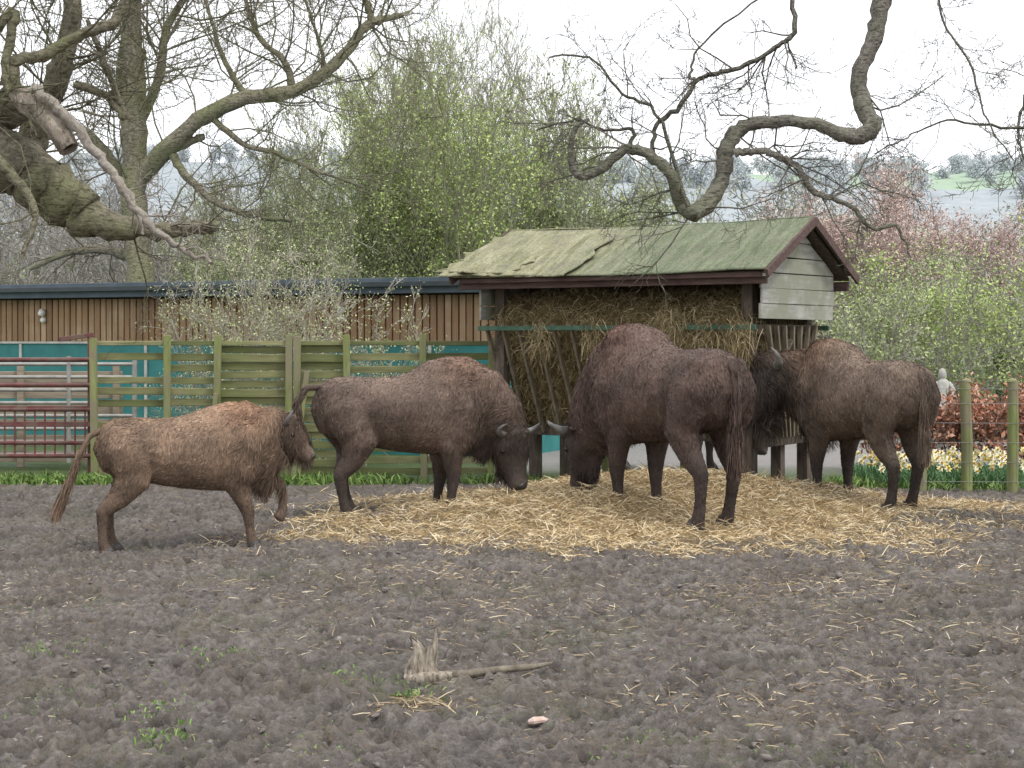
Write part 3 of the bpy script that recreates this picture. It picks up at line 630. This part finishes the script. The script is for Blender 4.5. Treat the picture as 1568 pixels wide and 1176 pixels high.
for i in range(len(px)-1):
    x0,x1=px[i],px[i+1]
    if x1-x0<.2: continue
    zz=.12; k=0; dense=(i in (2,4)); st_=.098 if dense else .128
    while zz<1.5:
        h=.082 if not dense else .088; t1=random.uniform(-.012,.012); t2=random.uniform(-.012,.012); yo=.03 if k%2==0 else -.0
        if not(i in (0,1) and random.random()<.06):
            bx.beam((x0+.01,yo,zz+t1),(x1-.01,yo,zz+t2),.02,h+random.uniform(-.008,.004))
        zz+=st_; k+=1
    bx.beam((x0+.0,.01,1.56),(x1-.0,.01,1.56),.07,.05)
for i,xq in enumerate(px):
    pb.beam((xq,-.07,-.1),(xq+random.uniform(-.03,.03),-.07,1.60+random.uniform(0,.07)),.075,.07,up=(0,1,0))
pb.beam((px[4]-.05,-.16,-.05),(px[4]+.12,-.16,1.25),.06,.06,up=(0,1,0)); pb.beam((px[2]-.1,-.15,-.05),(px[2]+.02,-.15,1.0),.05,.05,up=(0,1,0)); pb.beam((px[5]+.02,-.15,-.05),(px[5]-.06,-.15,1.1),.06,.06,up=(0,1,0))
bx.obj("slats",fw,fe); pb.obj("fence_posts",postm,fe)
# ------------------------------------------------------------------ GATE
ga=empty("metal_gate",(-4.78,18.7,0))
red=surf("red_paint",[(.3,(.10,.035,.035)),(.7,(.18,.065,.06))],ns=8,rough=.5,bs=.15,stops2=(.15,.10,.08),ns2=5)
T=Tubes()
for z_ in (.27,.42,.80,1.08,1.37): T.add([(-3.2,0,z_),(0,0,z_)],[.026,.026])
for x_ in (0,-1.6,-3.2): T.add([(x_,0,.2),(x_,0,1.42)],[.032,.032])
for x_ in np.arange(-3.1,-.05,.115): T.add([(x_,0,.27),(x_,0,.80)],[.011,.011])
T.obj("frame",red,ga,k=8,kbig=8)
bx=Boxes(); bx.box(-3.2,0,-.012,.012,.60,.66); bx.box(-3.2,0,-.012,.012,.79,.84); bx.obj("bands",red,ga)
g2=empty("metal_gate",(-4.6,19.9,0)); T=Tubes()
for z_ in np.linspace(.2,1.3,8): T.add([(-3.4,0,z_),(0,0,z_)],[.022,.022])
for x_ in (0,-.8,-1.7,-2.5,-3.4): T.add([(x_,0,.1),(x_,0,1.4)],[.03,.03])
T.obj("frame",flat("galvanised",(.34,.33,.31),.5,.3),g2,k=8,kbig=8)
bx=Boxes()
for i in range(6): bx.box(-9.6,-4.9,20.5,20.56,.06+i*.2,.2+i*.2)
for x_ in (-9.3,-7.7,-6.2,-5.0): bx.box(x_,x_+.08,20.44,20.5,0,1.3)
bx.obj("timber_rail_fence",surf("pale_timber",[(.3,(.20,.16,.12)),(.7,(.36,.31,.24))],scale=(.1,1,1),ns=20,bs=.3))
bx=Boxes(); bx.beam((-5.2,18.75,1.60),(-4.8,18.75,1.66),.04,.05); bx.beam((-4.84,18.78,0),(-4.84,18.78,1.62),.07,.07); bx.obj("gate_post",red)

# ------------------------------------------------------------------ right-hand post and wire fence, hedge, daffodils
pf=empty("post_and_wire_fence",(0,16.75,0)); T=Tubes()
xs=[4.19,4.66,5.13,5.75,6.4,7.1,7.8]
for x_ in xs: T.add([(x_,0,-.1),(x_+.01,0,.5),(x_+random.uniform(-.03,.03),0,1.18)],[.062,.06,.056])
V0,F0=T.arrays(10,10)
mesh_obj("posts",V0,F0,postm,smooth=True,parent=pf)
V=[];F=[]
for x_ in xs: loft((V,F),[(x_,0,1.165),(x_,0,1.185)],[(.058,.058),(.05,.05)],S=(1,0,0),k=12)
mesh_obj("post_tops",V,F,postm,parent=pf)
T=Tubes()
for z_ in (.15,.35,.55,.75,.95,1.1): T.add([(4.1,-.06,z_),(6,-.06,z_-.01),(7.9,-.06,z_)],[.0022]*3)
for x_ in np.arange(4.2,7.8,.16): T.add([(x_,-.06,.1),(x_,-.06,1.1)],[.0014]*2)
T.obj("wire",flat("wire",(.3,.3,.3),.4,.8),pf,k=4,kbig=4)
p2=empty("round_fence_post",(3.08,18.7,0)); T=Tubes()
for x_ in (-.05,-2.0,-1.1): T.add([(x_,0,-.1),(x_,0,.42)],[.06,.055])
T.obj("posts",postm,p2,k=10,kbig=10)
prm=dict(seg=[4,3,3],jit=[.15,.25,.3],trop=[.1,.02,0],n=[7,5],t0=[.15,.2],ang=[.7,.7],len=[.55,.5],rr=[.5,.6],rmin=.003,max=2,end=.4)
T=Tubes();LV=[]
for i in range(80): grow(T,LV,(random.uniform(4.3,9.5),19.6+random.uniform(-.3,.3),0),(random.gauss(0,.2),random.gauss(0,.2),1),random.uniform(.65,.95),.012,0,prm)
hb=empty("beech_hedge"); twm=surf("twig",[(.3,(.10,.075,.06)),(.7,(.22,.17,.14))],ns=5,bs=0); T.obj("branches",twm,hb,k=3)
LV=[q for q in LV if q[2]<1.12]
leaves("dead_leaves",LV,.034,island("beech_leaves",[(0,(.25,.10,.055)),(.5,(.44,.20,.13)),(1,(.62,.40,.30))]),2,.05,hb)
def clump(name,x0,x1,y0,y1,z0,z1,n,size,mat,seed):
    P=np.stack([R.uniform(x0,x1,n),R.uniform(y0,y1,n),R.uniform(z0,z1,n)],1)
    top=z1*(.9+.2*fbm(P[:,0]*.9,P[:,1]*.9,seed,3)); P=P[P[:,2]<top]; return leaves(name,P,size,mat,1,.03)
dg_=island("dark_hedge_leaves",[(0,(.04,.055,.03)),(.6,(.085,.115,.055)),(1,(.15,.18,.10))])
clump("evergreen_hedge",9.6,19,31,33,0,1.45,18000,.06,dg_,4)
nf=420; X=R.uniform(3.9,8.2,nf); Y=R.uniform(17.3,18.9,nf); Z=R.uniform(.2,.36,nf)
P=np.stack([X,Y,Z],1); ang=np.arange(6)*np.pi/3
fl=empty("daffodils")
nrm=np.stack([R.normal(0,.5,nf),-np.ones(nf),R.normal(.1,.3,nf)],1); nrm/=np.linalg.norm(nrm,axis=1,keepdims=True)
a_=np.cross(nrm,[0,0,1.]); a_/=np.linalg.norm(a_,axis=1,keepdims=True); b_=np.cross(nrm,a_)
pv=[]
for t in ang:
    d0=a_*math.cos(t)+b_*math.sin(t); sd_=-a_*math.sin(t)+b_*math.cos(t)
    pv.append(np.stack([P,P+d0*.022+sd_*.013,P+d0*.045,P+d0*.022-sd_*.013],1))
V=np.concatenate(pv).reshape(-1,3); mesh_obj("petals",V,np.arange(len(V)).reshape(-1,4),island("petal",[(0,(.80,.78,.52)),(.6,(.85,.85,.74)),(1,(.82,.68,.15))]),parent=fl)
T=Tubes()
for i in range(nf): T.add([tuple(P[i]),tuple(P[i]+nrm[i]*.025)],[.010,.014])
T.obj("trumpets",flat("trumpet",(.80,.52,.05),.5),fl,k=6,kbig=6)
Pb=np.stack([R.uniform(3.9,8.2,5000),R.uniform(17.2,19,5000),np.zeros(5000)],1)
V,F,_=strands(Pb,np.stack([R.normal(0,.25,5000),R.normal(0,.25,5000),np.ones(5000)],1),R.uniform(.18,.34,5000),.007); mesh_obj("leaves",V,F,island("daff_leaf",[(0,(.06,.14,.06)),(1,(.16,.28,.13))]),parent=fl)
stt=empty("garden_statue",(6.35,24.2,0)); V=[];F=[]; o=(V,F)
loft(o,[(0,0,0),(0,0,.45),(0,0,.5),(0,0,.62)],[(.16,.16),(.13,.13),(.19,.19),(.17,.17)],S=(1,0,0),k=16)
loft(o,[(0,0,.6),(.0,0,.72),(.03,0,.86),(.04,0,.97),(.03,0,1.02)],[(.15,.12),(.11,.1),(.09,.08),(.10,.08),(.04,.04)],S=(1,0,0))
loft(o,[(.03,0,1.02),(.03,0,1.08),(.03,0,1.16)],[(.04,.04),(.065,.065),(.04,.04)],S=(1,0,0))
loft(o,[(-.05,0,.96),(-.14,-.04,.86),(-.16,-.1,.76),(-.05,-.14,.72)],[(.035,.035),(.03,.03),(.026,.026),(.02,.02)],S=(0,1,0)); loft(o,[(.12,0,.96),(.19,-.04,.85),(.12,-.12,.76)],[(.035,.035),(.03,.03),(.02,.02)],S=(0,1,0))
mesh_obj("figure",V,F,surf("pale_stone",[(.3,(.30,.30,.27)),(.7,(.45,.45,.41))],ns=12,bs=.3),smooth=True,parent=stt)

# ------------------------------------------------------------------ TREES
def elev(D):
    s=D/K; return lambda u,v,dy=0:(((u-784)*s),D+dy,EYE+(520-v)*s)
def resample(pts,n):
    P=[Vector(q) for q in pts]; P=[P[0]*2-P[1]]+P+[P[-1]*2-P[-2]]; out=[]
    for i in range(1,len(P)-2):
        for j in range(n):
            t=j/n; a,b_,c_,d_=P[i-1],P[i],P[i+1],P[i+2]
            out.append(.5*((2*b_)+(c_-a)*t+(2*a-5*b_+4*c_-d_)*t*t+(3*b_-a-3*c_+d_)*t**3))
    out.append(P[-2]); return out
oakp=dict(seg=[5,5,4,3],jit=[.30,.28,.32,.34],trop=[.0,.03,.02,.0],n=[5,6,5],t0=[.15,.1,.1],ang=[.8,.8,.75],len=[.6,.58,.55],rr=[.55,.6,.65],rmin=.0020,max=3,end=.4)
def limb(T,E,uvr,dys=None,nt_=6,L=1.0,lv=1,prm=oakp,wob=.015,tr=1.0):
    D0=E(784,520)[1]; sc=D0/K
    pts=[E(u_,v_,(dys[i] if dys else 0)) for i,(u_,v_,r_) in enumerate(uvr)]
    sm=resample(pts,6); rr=np.interp(np.linspace(0,len(uvr)-1,len(sm)),range(len(uvr)),[q[2]*sc for q in uvr])
    sm=[q+rv(wob*.5) if 0<i<len(sm)-1 else q for i,q in enumerate(sm)]
    rr=[r_*(1+random.uniform(-.07,.10)) for r_ in rr]
    T.add([tuple(q) for q in sm],rr)
    for i in range(nt_):
        j=random.randint(int(len(sm)*.12),len(sm)-2); d_=(sm[j+1]-sm[j]).normalized()
        ax=d_.cross(rv()).normalized(); dd=Matrix.Rotation(random.uniform(.6,1.4),3,ax)@d_; dd.y*=.6
        grow(T,None,sm[j],dd,L*random.uniform(.5,1.3),min(rr[j]*.4,(.0080*L+.003)*tr),lv,prm)
oak_bark=barkmat("oak_bark",[(.3,(.13,.115,.085)),(.5,(.24,.22,.165)),(.72,(.37,.35,.28))],(.23,.24,.13),9)
# big oak on the left (trunk outside the frame)
E=elev(14); ok=empty("oak_tree"); T=Tubes()
limb(T,E,[(-330,800,110),(-320,560,85),(-300,350,80),(-260,230,72),(-160,190,60)],nt_=0,wob=.03)
limb(T,E,[(-200,195,60),(-80,215,52),(10,245,46),(70,285,41),(125,325,34),(180,348,20),(240,353,12),(290,350,11),(335,346,9)],nt_=9,L=1.0,wob=.03)
limb(T,E,[(-300,350,75),(-280,150,65),(-240,-50,55),(-200,-250,40)],nt_=3,L=2)
limb(T,E,[(-90,190,34),(0,175,26),(45,162,22),(75,168,18)],nt_=2,L=1)
limb(T,E,[(-20,270,30),(15,225,24),(50,150,20),(80,90,17),(95,20,14),(98,-60,12)],dys=[.5,.5,.4,.3,.3,.3],nt_=9,L=1.4)
limb(T,E,[(-60,180,14),(0,175,12),(35,140,10),(40,105,9),(90,90,9),(140,62,8),(190,40,8),(215,-30,7)],dys=[-.3]*8,nt_=10,L=1.2)
limb(T,E,[(-20,-20,8),(5,60,8),(45,35,7),(30,110,6),(35,150,5)],dys=[-.4]*5,nt_=7,L=.9)
limb(T,E,[(100,120,7),(150,140,6),(180,175,5),(150,95,5),(120,20,3)],dys=[.3]*5,nt_=6,L=.9)
limb(T,E,[(-60,-60,10),(60,-70,8),(160,-50,7),(260,-40,5),(330,-10,3)],nt_=12,L=1.4)
limb(T,E,[(60,-90,8),(200,-80,6),(330,-70,5),(460,-50,4),(560,-20,2)],dys=[.4]*5,nt_=14,L=1.2)
limb(T,E,[(-60,230,20),(-20,235,14),(30,262,9),(80,330,5),(60,400,3)],dys=[-.5]*5,nt_=5,L=.8)
T.obj("trunk_and_limbs",oak_bark,ok,k=3,kbig=16)
T=Tubes()
limb(T,E,[(75,150,8),(120,185,8),(165,240,7),(205,290,7),(245,345,5.5),(285,378,4.5),(340,407,2.5)],dys=[-.5]*7,nt_=4,L=.7,wob=.03)
limb(T,E,[(205,297,4),(232,335,4),(240,365,2)],dys=[-.5]*3,nt_=2,L=.4)
T.obj("dead_branch",surf("dead_grey",[(.3,(.16,.14,.12)),(.55,(.30,.27,.23)),(.75,(.42,.39,.34))],ns=30,bs=.8,bd=.01),ok,k=4,kbig=8)
V=[];F=[]; c0=[Vector(E(40,150,-.3)),Vector(E(62,165,-.33)),Vector(E(85,180,-.37)),Vector(E(108,205,-.41)),Vector(E(128,238,-.45))]
loft((V,F),c0,[(.08,.08),(.12,.115),(.105,.115),(.11,.10),(.088,.085)],S=(0,1,0),k=18); V=[tuple(Vector(q)+rv(.005)) for q in V]; F=F[:-36]+[f for f in F[-36:] if max(f)!=len(V)-1]
o=mesh_obj("broken_stub",V,F,surf("stub_bark",[(.3,(.18,.15,.12)),(.55,(.37,.32,.26)),(.75,(.53,.48,.41))],ns=26,scale=(1,1,.5),bs=1,bd=.035),smooth=True,parent=ok)
o.modifiers.new("s",'SOLIDIFY').thickness=.025
V=[];F=[]; d_=(c0[4]-c0[3]).normalized(); loft((V,F),[c0[4]-d_*.07,c0[4]-d_*.05],[(.078,.078)]*2,S=(0,1,0)); mesh_obj("hollow",V,F,flat("hollow",(.02,.014,.01),1),parent=ok)

# tree behind the shed with upright stem and long arching bough
E=elev(30); ok2=empty("ash_tree"); T=Tubes(); op2=dict(oakp); op2['rmin']=.0040
def lb(*a,**k): k.setdefault('prm',op2); limb(T,E,*a,**k)
lb([(225,690,26),(222,560,24),(215,420,20),(208,330,19),(205,220,19),(205,120,17),(202,20,14),(200,-120,12),(210,-260,8)],nt_=12,L=2.5,wob=.03)
lb([(215,270,15),(260,232,14),(320,185,12),(385,157,11),(455,148,10),(505,118,9),(535,85,8),(560,50,7),(585,35,6),(618,28,4)],dys=[0,-.3,-.5,-.6,-.6,-.6,-.5,-.4,-.3,-.3],nt_=30,L=2.4)
lb([(575,42,5.5),(565,15,5),(548,-40,4)],dys=[-.4]*3,nt_=3,L=1.6)
lb([(258,236,9),(300,218,6),(318,212,5)],dys=[-.3]*3,nt_=1,L=.7)
lb([(268,238,7),(290,272,6),(335,312,5),(390,332,4),(450,340,3)],dys=[-.3]*5,nt_=14,L=1.9)
lb([(330,185,5),(380,225,4),(430,240,3.5),(480,262,3),(560,290,2)],dys=[-.5]*5,nt_=14,L=1.8)
lb([(205,250,10),(180,150,8),(185,60,7),(205,-30,5)],dys=[.3]*4,nt_=10,L=2.3)
lb([(210,180,9),(240,110,7),(250,40,6),(290,-30,5)],dys=[.3]*4,nt_=13,L=2.6)
lb([(205,300,10),(150,230,8),(110,190,6),(60,205,4)],dys=[.6]*4,nt_=10,L=2.2)
lb([(455,148,6),(440,100,5),(400,60,4),(380,0,3)],dys=[-.4]*4,nt_=14,L=2.3)
lb([(505,118,4),(490,60,3),(470,0,2.5)],dys=[-.4]*3,nt_=9,L=1.8)
lb([(385,157,5),(350,100,4),(330,40,3),(310,-30,2.5)],dys=[-.4]*4,nt_=11,L=2.2)
lb([(215,400,10),(150,380,7),(90,385,5),(30,410,3)],dys=[.6]*4,nt_=8,L=1.8)
T.obj("trunk_and_limbs",oak_bark,ok2,k=3,kbig=12,thr=.05)

# overhanging oak bough on the right; trunk stands outside the frame
E=elev(12.5); ok3=empty("oak_tree"); T=Tubes()
limb(T,E,[(2050,900,90),(2040,500,70),(2000,100,62),(1900,-250,50),(1700,-380,36),(1480,-300,24),(1375,-150,18),(1352,-20,15)],dys=[0]*8,nt_=4,L=2.2,wob=.02)
limb(T,E,[(1352,-20,14),(1342,50,13),(1318,105,12),(1318,155,13),(1332,195,14),(1300,212,12),(1245,192,9),(1190,186,9),(1140,192,11),(1115,225,13),(1108,275,12),(1080,315,13),(1055,328,12),(1040,310,11),(1025,275,9),(1000,248,8),(960,232,8),(925,258,7),(888,275,6.5),(872,245,4.5),(878,205,4),(900,188,3)],dys=[0,0,0,0,-.1,-.1,-.1,0,.1,.1,.1,0,-.1,-.1,-.2,-.2,-.2,-.2,-.2,-.2,-.2,-.2],nt_=18,L=.8,wob=.01)
limb(T,E,[(1212,-30,4.5),(1218,42,5),(1195,65,4.5),(1150,92,4.5),(1100,108,4.5),(1070,118,4),(1040,160,5),(1005,190,4.5),(1000,240,4.5)],dys=[.1]*9,nt_=12,L=.7)
limb(T,E,[(1125,235,6.5),(1150,232,5.5),(1190,238,5),(1225,262,5),(1250,295,4.5),(1300,312,3.5),(1335,350,3.5),(1372,345,2.5),(1395,395,1.5)],dys=[0]*9,nt_=14,L=.7)
limb(T,E,[(1200,-30,2),(1080,60,2),(1060,110,2.5),(1070,120,3)],dys=[.1]*4,nt_=4,L=.5)
limb(T,E,[(1050,320,4),(1000,180,3),(950,150,2.5),(900,95,2),(840,95,1.5)],dys=[-.2]*5,nt_=8,L=.6)
limb(T,E,[(960,232,4),(970,205,3.5),(930,205,2.5),(880,190,2),(820,205,1.5)],dys=[-.2]*5,nt_=7,L=.5)
limb(T,E,[(1420,-40,2.5),(1435,40,2),(1475,110,2),(1500,190,1.5),(1540,250,1)],dys=[-.2]*5,nt_=6,L=.6)
limb(T,E,[(1620,60,4),(1570,130,3),(1545,200,2.5),(1560,260,1.5)],dys=[-.2]*4,nt_=8,L=.7)
limb(T,E,[(1640,200,4),(1520,200,2.5),(1440,190,2),(1380,215,1.5),(1330,240,1.2)],dys=[-.2]*5,nt_=10,L=.6)
T.obj("trunk_and_limbs",barkmat("oak_bark_right",[(.3,(.14,.13,.115)),(.5,(.235,.22,.19)),(.72,(.34,.325,.28))],(.21,.22,.15),14),ok3,k=3,kbig=12)

def tree(name,x,y,h,prm,stems,spread,bark_m,leafm=None,lsize=.05,per=2,lsp=.12,r=.07,base=.0,ltop=None):
    T=Tubes();LV=[] ; e=empty(name,(x,y,base))
    for i in range(stems):
        a=random.uniform(0,math.tau); q=random.uniform(0,spread)
        grow(T,LV,(math.cos(a)*q*.25,math.sin(a)*q*.25,-.1),(math.cos(a)*q*.28,math.sin(a)*q*.28,1),h*random.uniform(.7,1.05),r*random.uniform(.6,1.1),0,prm)
    T.obj("branches",bark_m,e,k=3,kbig=6)
    if leafm:
        if ltop: LV=[q for q in LV if random.random()>(q[2]-ltop*.65)/(ltop*.5)]
        leaves("leaves",LV,lsize,leafm,per,lsp,e)
    return e
wil=dict(seg=[7,5,4,3],jit=[.07,.12,.16,.2],trop=[.06,.12,.12,.08],n=[14,7,4],t0=[.12,.15,.1],ang=[.55,.5,.5],len=[.42,.45,.5],rr=[.5,.5,.6],rmin=.006,max=3,end=.15)
twig_g=surf("willow_bark",[(.3,(.24,.24,.16)),(.7,(.40,.39,.29))],ns=4,bs=0)
twig_b=surf("grey_bark",[(.3,(.24,.22,.20)),(.7,(.40,.375,.35))],ns=4,bs=0)
gl=island("spring_leaves",[(0,(.25,.34,.10)),(.5,(.40,.50,.17)),(1,(.54,.62,.27))])
gl2=island("dull_leaves",[(0,(.22,.27,.12)),(.5,(.34,.40,.19)),(1,(.46,.52,.28))])
for (u_,D,h,st_,lm,per) in [(455,35,5.8,7,gl2,3),(560,37,7.2,8,gl,3),(640,40,8.4,8,gl,3),(720,36,7.6,8,gl,3),(800,39,7.2,7,gl2,3),(870,37,5.8,7,gl2,3),(690,44,9.8,6,None,1),(610,46,9.4,5,None,1),(770,46,9.4,6,None,1),(950,38,4.9,7,gl2,3),(330,38,4.6,6,gl2,2),(400,42,5.0,6,gl2,2),(1010,44,4.8,5,gl2,1)]:
    tree("willow_tree",(u_-784)*D/K,D,h,wil,st_,1.3,twig_g if lm else twig_b,lm,.032,per,.12,ltop=h)
bare=dict(seg=[6,5,4,3],jit=[.12,.2,.25,.3],trop=[.05,.06,.03,.0],n=[12,6,4],t0=[.25,.15,.1],ang=[.75,.7,.7],len=[.48,.5,.5],rr=[.5,.5,.6],rmin=.009,max=3,end=.15)
redl=island("red_buds",[(0,(.42,.30,.27)),(.5,(.54,.41,.37)),(1,(.64,.52,.47))])
twig_r=surf("reddish_bark",[(.3,(.34,.26,.24)),(.7,(.48,.38,.35))],ns=4,bs=0)
for (u_,D,h) in [(1205,50,5.6),(1290,52,6.4),(1370,50,5.9),(1440,54,6.0),(1520,55,5.2)]:
    tree("red_maple_tree",(u_-784)*D/K,D,h,bare,4,1.4,twig_r,redl,.045,3,.2)
for (u_,D,h) in [(20,42,5.0),(110,45,5.6),(170,40,4.6),(250,43,5.0),(300,44,5),(400,46,6),(-60,40,6),(60,50,6)]:
    tree("bare_tree",(u_-784)*D/K,D,h,bare,4,1.0,twig_b,None)
shr=dict(seg=[5,4,4,3],jit=[.18,.25,.3,.3],trop=[.03,.04,.02,0],n=[8,6,4],t0=[.1,.1,.1],ang=[.7,.7,.7],len=[.5,.5,.5],rr=[.5,.55,.6],rmin=.005,max=3,end=.2)
for (u_,D,h,lm,per) in [(1345,27,2.8,gl2,2),(1420,28,2.8,gl,2),(1500,29,3.1,gl2,2),(1565,28,3.3,gl,2),(1290,30,2.5,gl2,1),(1640,28,3.4,gl,2),(1200,31,2.2,gl2,1),(1460,34,3.2,gl,2),(1540,36,3.5,gl,2)]:
    tree("shrub",(u_-784)*D/K,D,h,shr,5,2.0,twig_b,lm,.030,per,.09,r=.035)
hw=dict(shr); hw['rmin']=.0030; hw['trop']=[.06,.10,.08,.05]; hw['ang']=[.6,.55,.5]
wl=island("pale_buds",[(0,(.30,.38,.14)),(.5,(.45,.52,.25)),(1,(.62,.65,.42))])
twp=surf("pale_twig",[(.3,(.26,.24,.19)),(.7,(.48,.44,.38))],ns=5,bs=0)
for (u_,h) in [(370,2.4),(430,2.7),(490,2.3),(330,2.1),(525,1.9)]:
    tree("hawthorn_bush",(u_-784)*20.6/K,20.3,h,hw,5,1.7,twp,wl,.015,1,.05,r=.022)

def mass(name,spec,barkm,leafm,lsize,prm,per=2,sp=.45):
    TT=Tubes();LV=[]
    for (x_,y_,h,zb) in spec:
        for s_ in range(2): grow(TT,LV,(x_+random.gauss(0,.5),y_,zb),(random.gauss(0,.2),random.gauss(0,.2),1),h,h*.018,0,prm)
    e=empty(name); TT.obj("branches",barkm,e,k=3,kbig=3,thr=9)
    if leafm: leaves("foliage",LV,lsize,leafm,per,sp,e)
wd=dict(seg=[4,3,3],jit=[.12,.2,.3],trop=[.05,.05,.0],n=[11,6],t0=[.15,.15],ang=[.7,.7],len=[.5,.5],rr=[.5,.6],rmin=.025,max=2,end=.2)
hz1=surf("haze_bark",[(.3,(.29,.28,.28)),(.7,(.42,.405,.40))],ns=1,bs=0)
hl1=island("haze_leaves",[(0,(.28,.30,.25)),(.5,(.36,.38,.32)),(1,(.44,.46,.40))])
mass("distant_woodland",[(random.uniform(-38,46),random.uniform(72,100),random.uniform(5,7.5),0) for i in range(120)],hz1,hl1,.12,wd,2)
gh_l=island("field_hedge_leaves",[(0,(.19,.23,.13)),(.5,(.28,.33,.19)),(1,(.38,.44,.27))])
mass("distant_hedgerow",[(random.uniform(-24,26),random.uniform(48,60),random.uniform(2.4,3.6),0) for i in range(80)],twig_b,gh_l,.07,wd)

# hills
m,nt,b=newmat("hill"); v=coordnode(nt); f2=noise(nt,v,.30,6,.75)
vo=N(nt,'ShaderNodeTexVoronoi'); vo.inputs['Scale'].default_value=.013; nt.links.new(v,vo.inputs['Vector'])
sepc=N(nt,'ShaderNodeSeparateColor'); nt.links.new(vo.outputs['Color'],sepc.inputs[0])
hazy_woods=ramp(nt,f2,[(.3,(.25,.29,.31)),(.7,(.38,.41,.43))]); hazy_field=ramp(nt,f2,[(.3,(.28,.37,.28)),(.7,(.34,.42,.33))])  # aerial haze painted into the pale blue-grey and green hill colours
c=mix(nt,ramp(nt,sepc.outputs[0],[(.66,(0,0,0)),(.70,(1,1,1))]),hazy_woods,hazy_field)
nt.links.new(c,b.inputs['Base Color']); b.inputs['Roughness'].default_value=1; b.inputs['Specular IOR Level'].default_value=0
ys=np.linspace(120,620,90); xs_=np.linspace(-420,420,260); YY,XX=np.meshgrid(ys,xs_,indexing='ij')
hh=41*sstep(130,390,YY)*(.86+.28*fbm(XX/130,YY/200,21,3)-.05*np.tanh(XX/100))+ (YY>150)*1.6*fbm(XX/5,YY/8,50,3)
hh[0,:]=-1
idx=np.arange(hh.size).reshape(hh.shape); F=np.stack([idx[:-1,:-1],idx[:-1,1:],idx[1:,1:],idx[1:,:-1]],axis=-1).reshape(-1,4)
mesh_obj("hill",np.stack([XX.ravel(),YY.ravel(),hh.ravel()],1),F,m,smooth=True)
hz2=surf("far_haze_bark",[(.3,(.42,.45,.48)),(.7,(.50,.53,.56))],ns=1,bs=0); hl2=island("far_haze_leaves",[(0,(.42,.46,.48)),(.5,(.48,.52,.54)),(1,(.55,.58,.59))])  # distance haze painted in as pale bark and leaf colours
def hz(x_,y_):
    i=int(np.clip(np.searchsorted(ys,y_),0,89)); j=int(np.clip(np.searchsorted(xs_,x_),0,259)); return hh[i,j]
sp_=[]
for i in range(480):
    y_=random.uniform(200,400); x_=random.uniform(-.36,.36)*y_
    if y_<330 and fbm(np.array(x_/40),np.array(y_/60),77,2)<.40: continue
    sp_.append((x_,y_,random.uniform(2.5,4.5),hz(x_,y_)-1.2))
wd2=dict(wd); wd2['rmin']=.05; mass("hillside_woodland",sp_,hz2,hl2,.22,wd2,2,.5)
print("objs",len(bpy.data.objects),"verts",sum(len(m.vertices) for m in bpy.data.meshes))
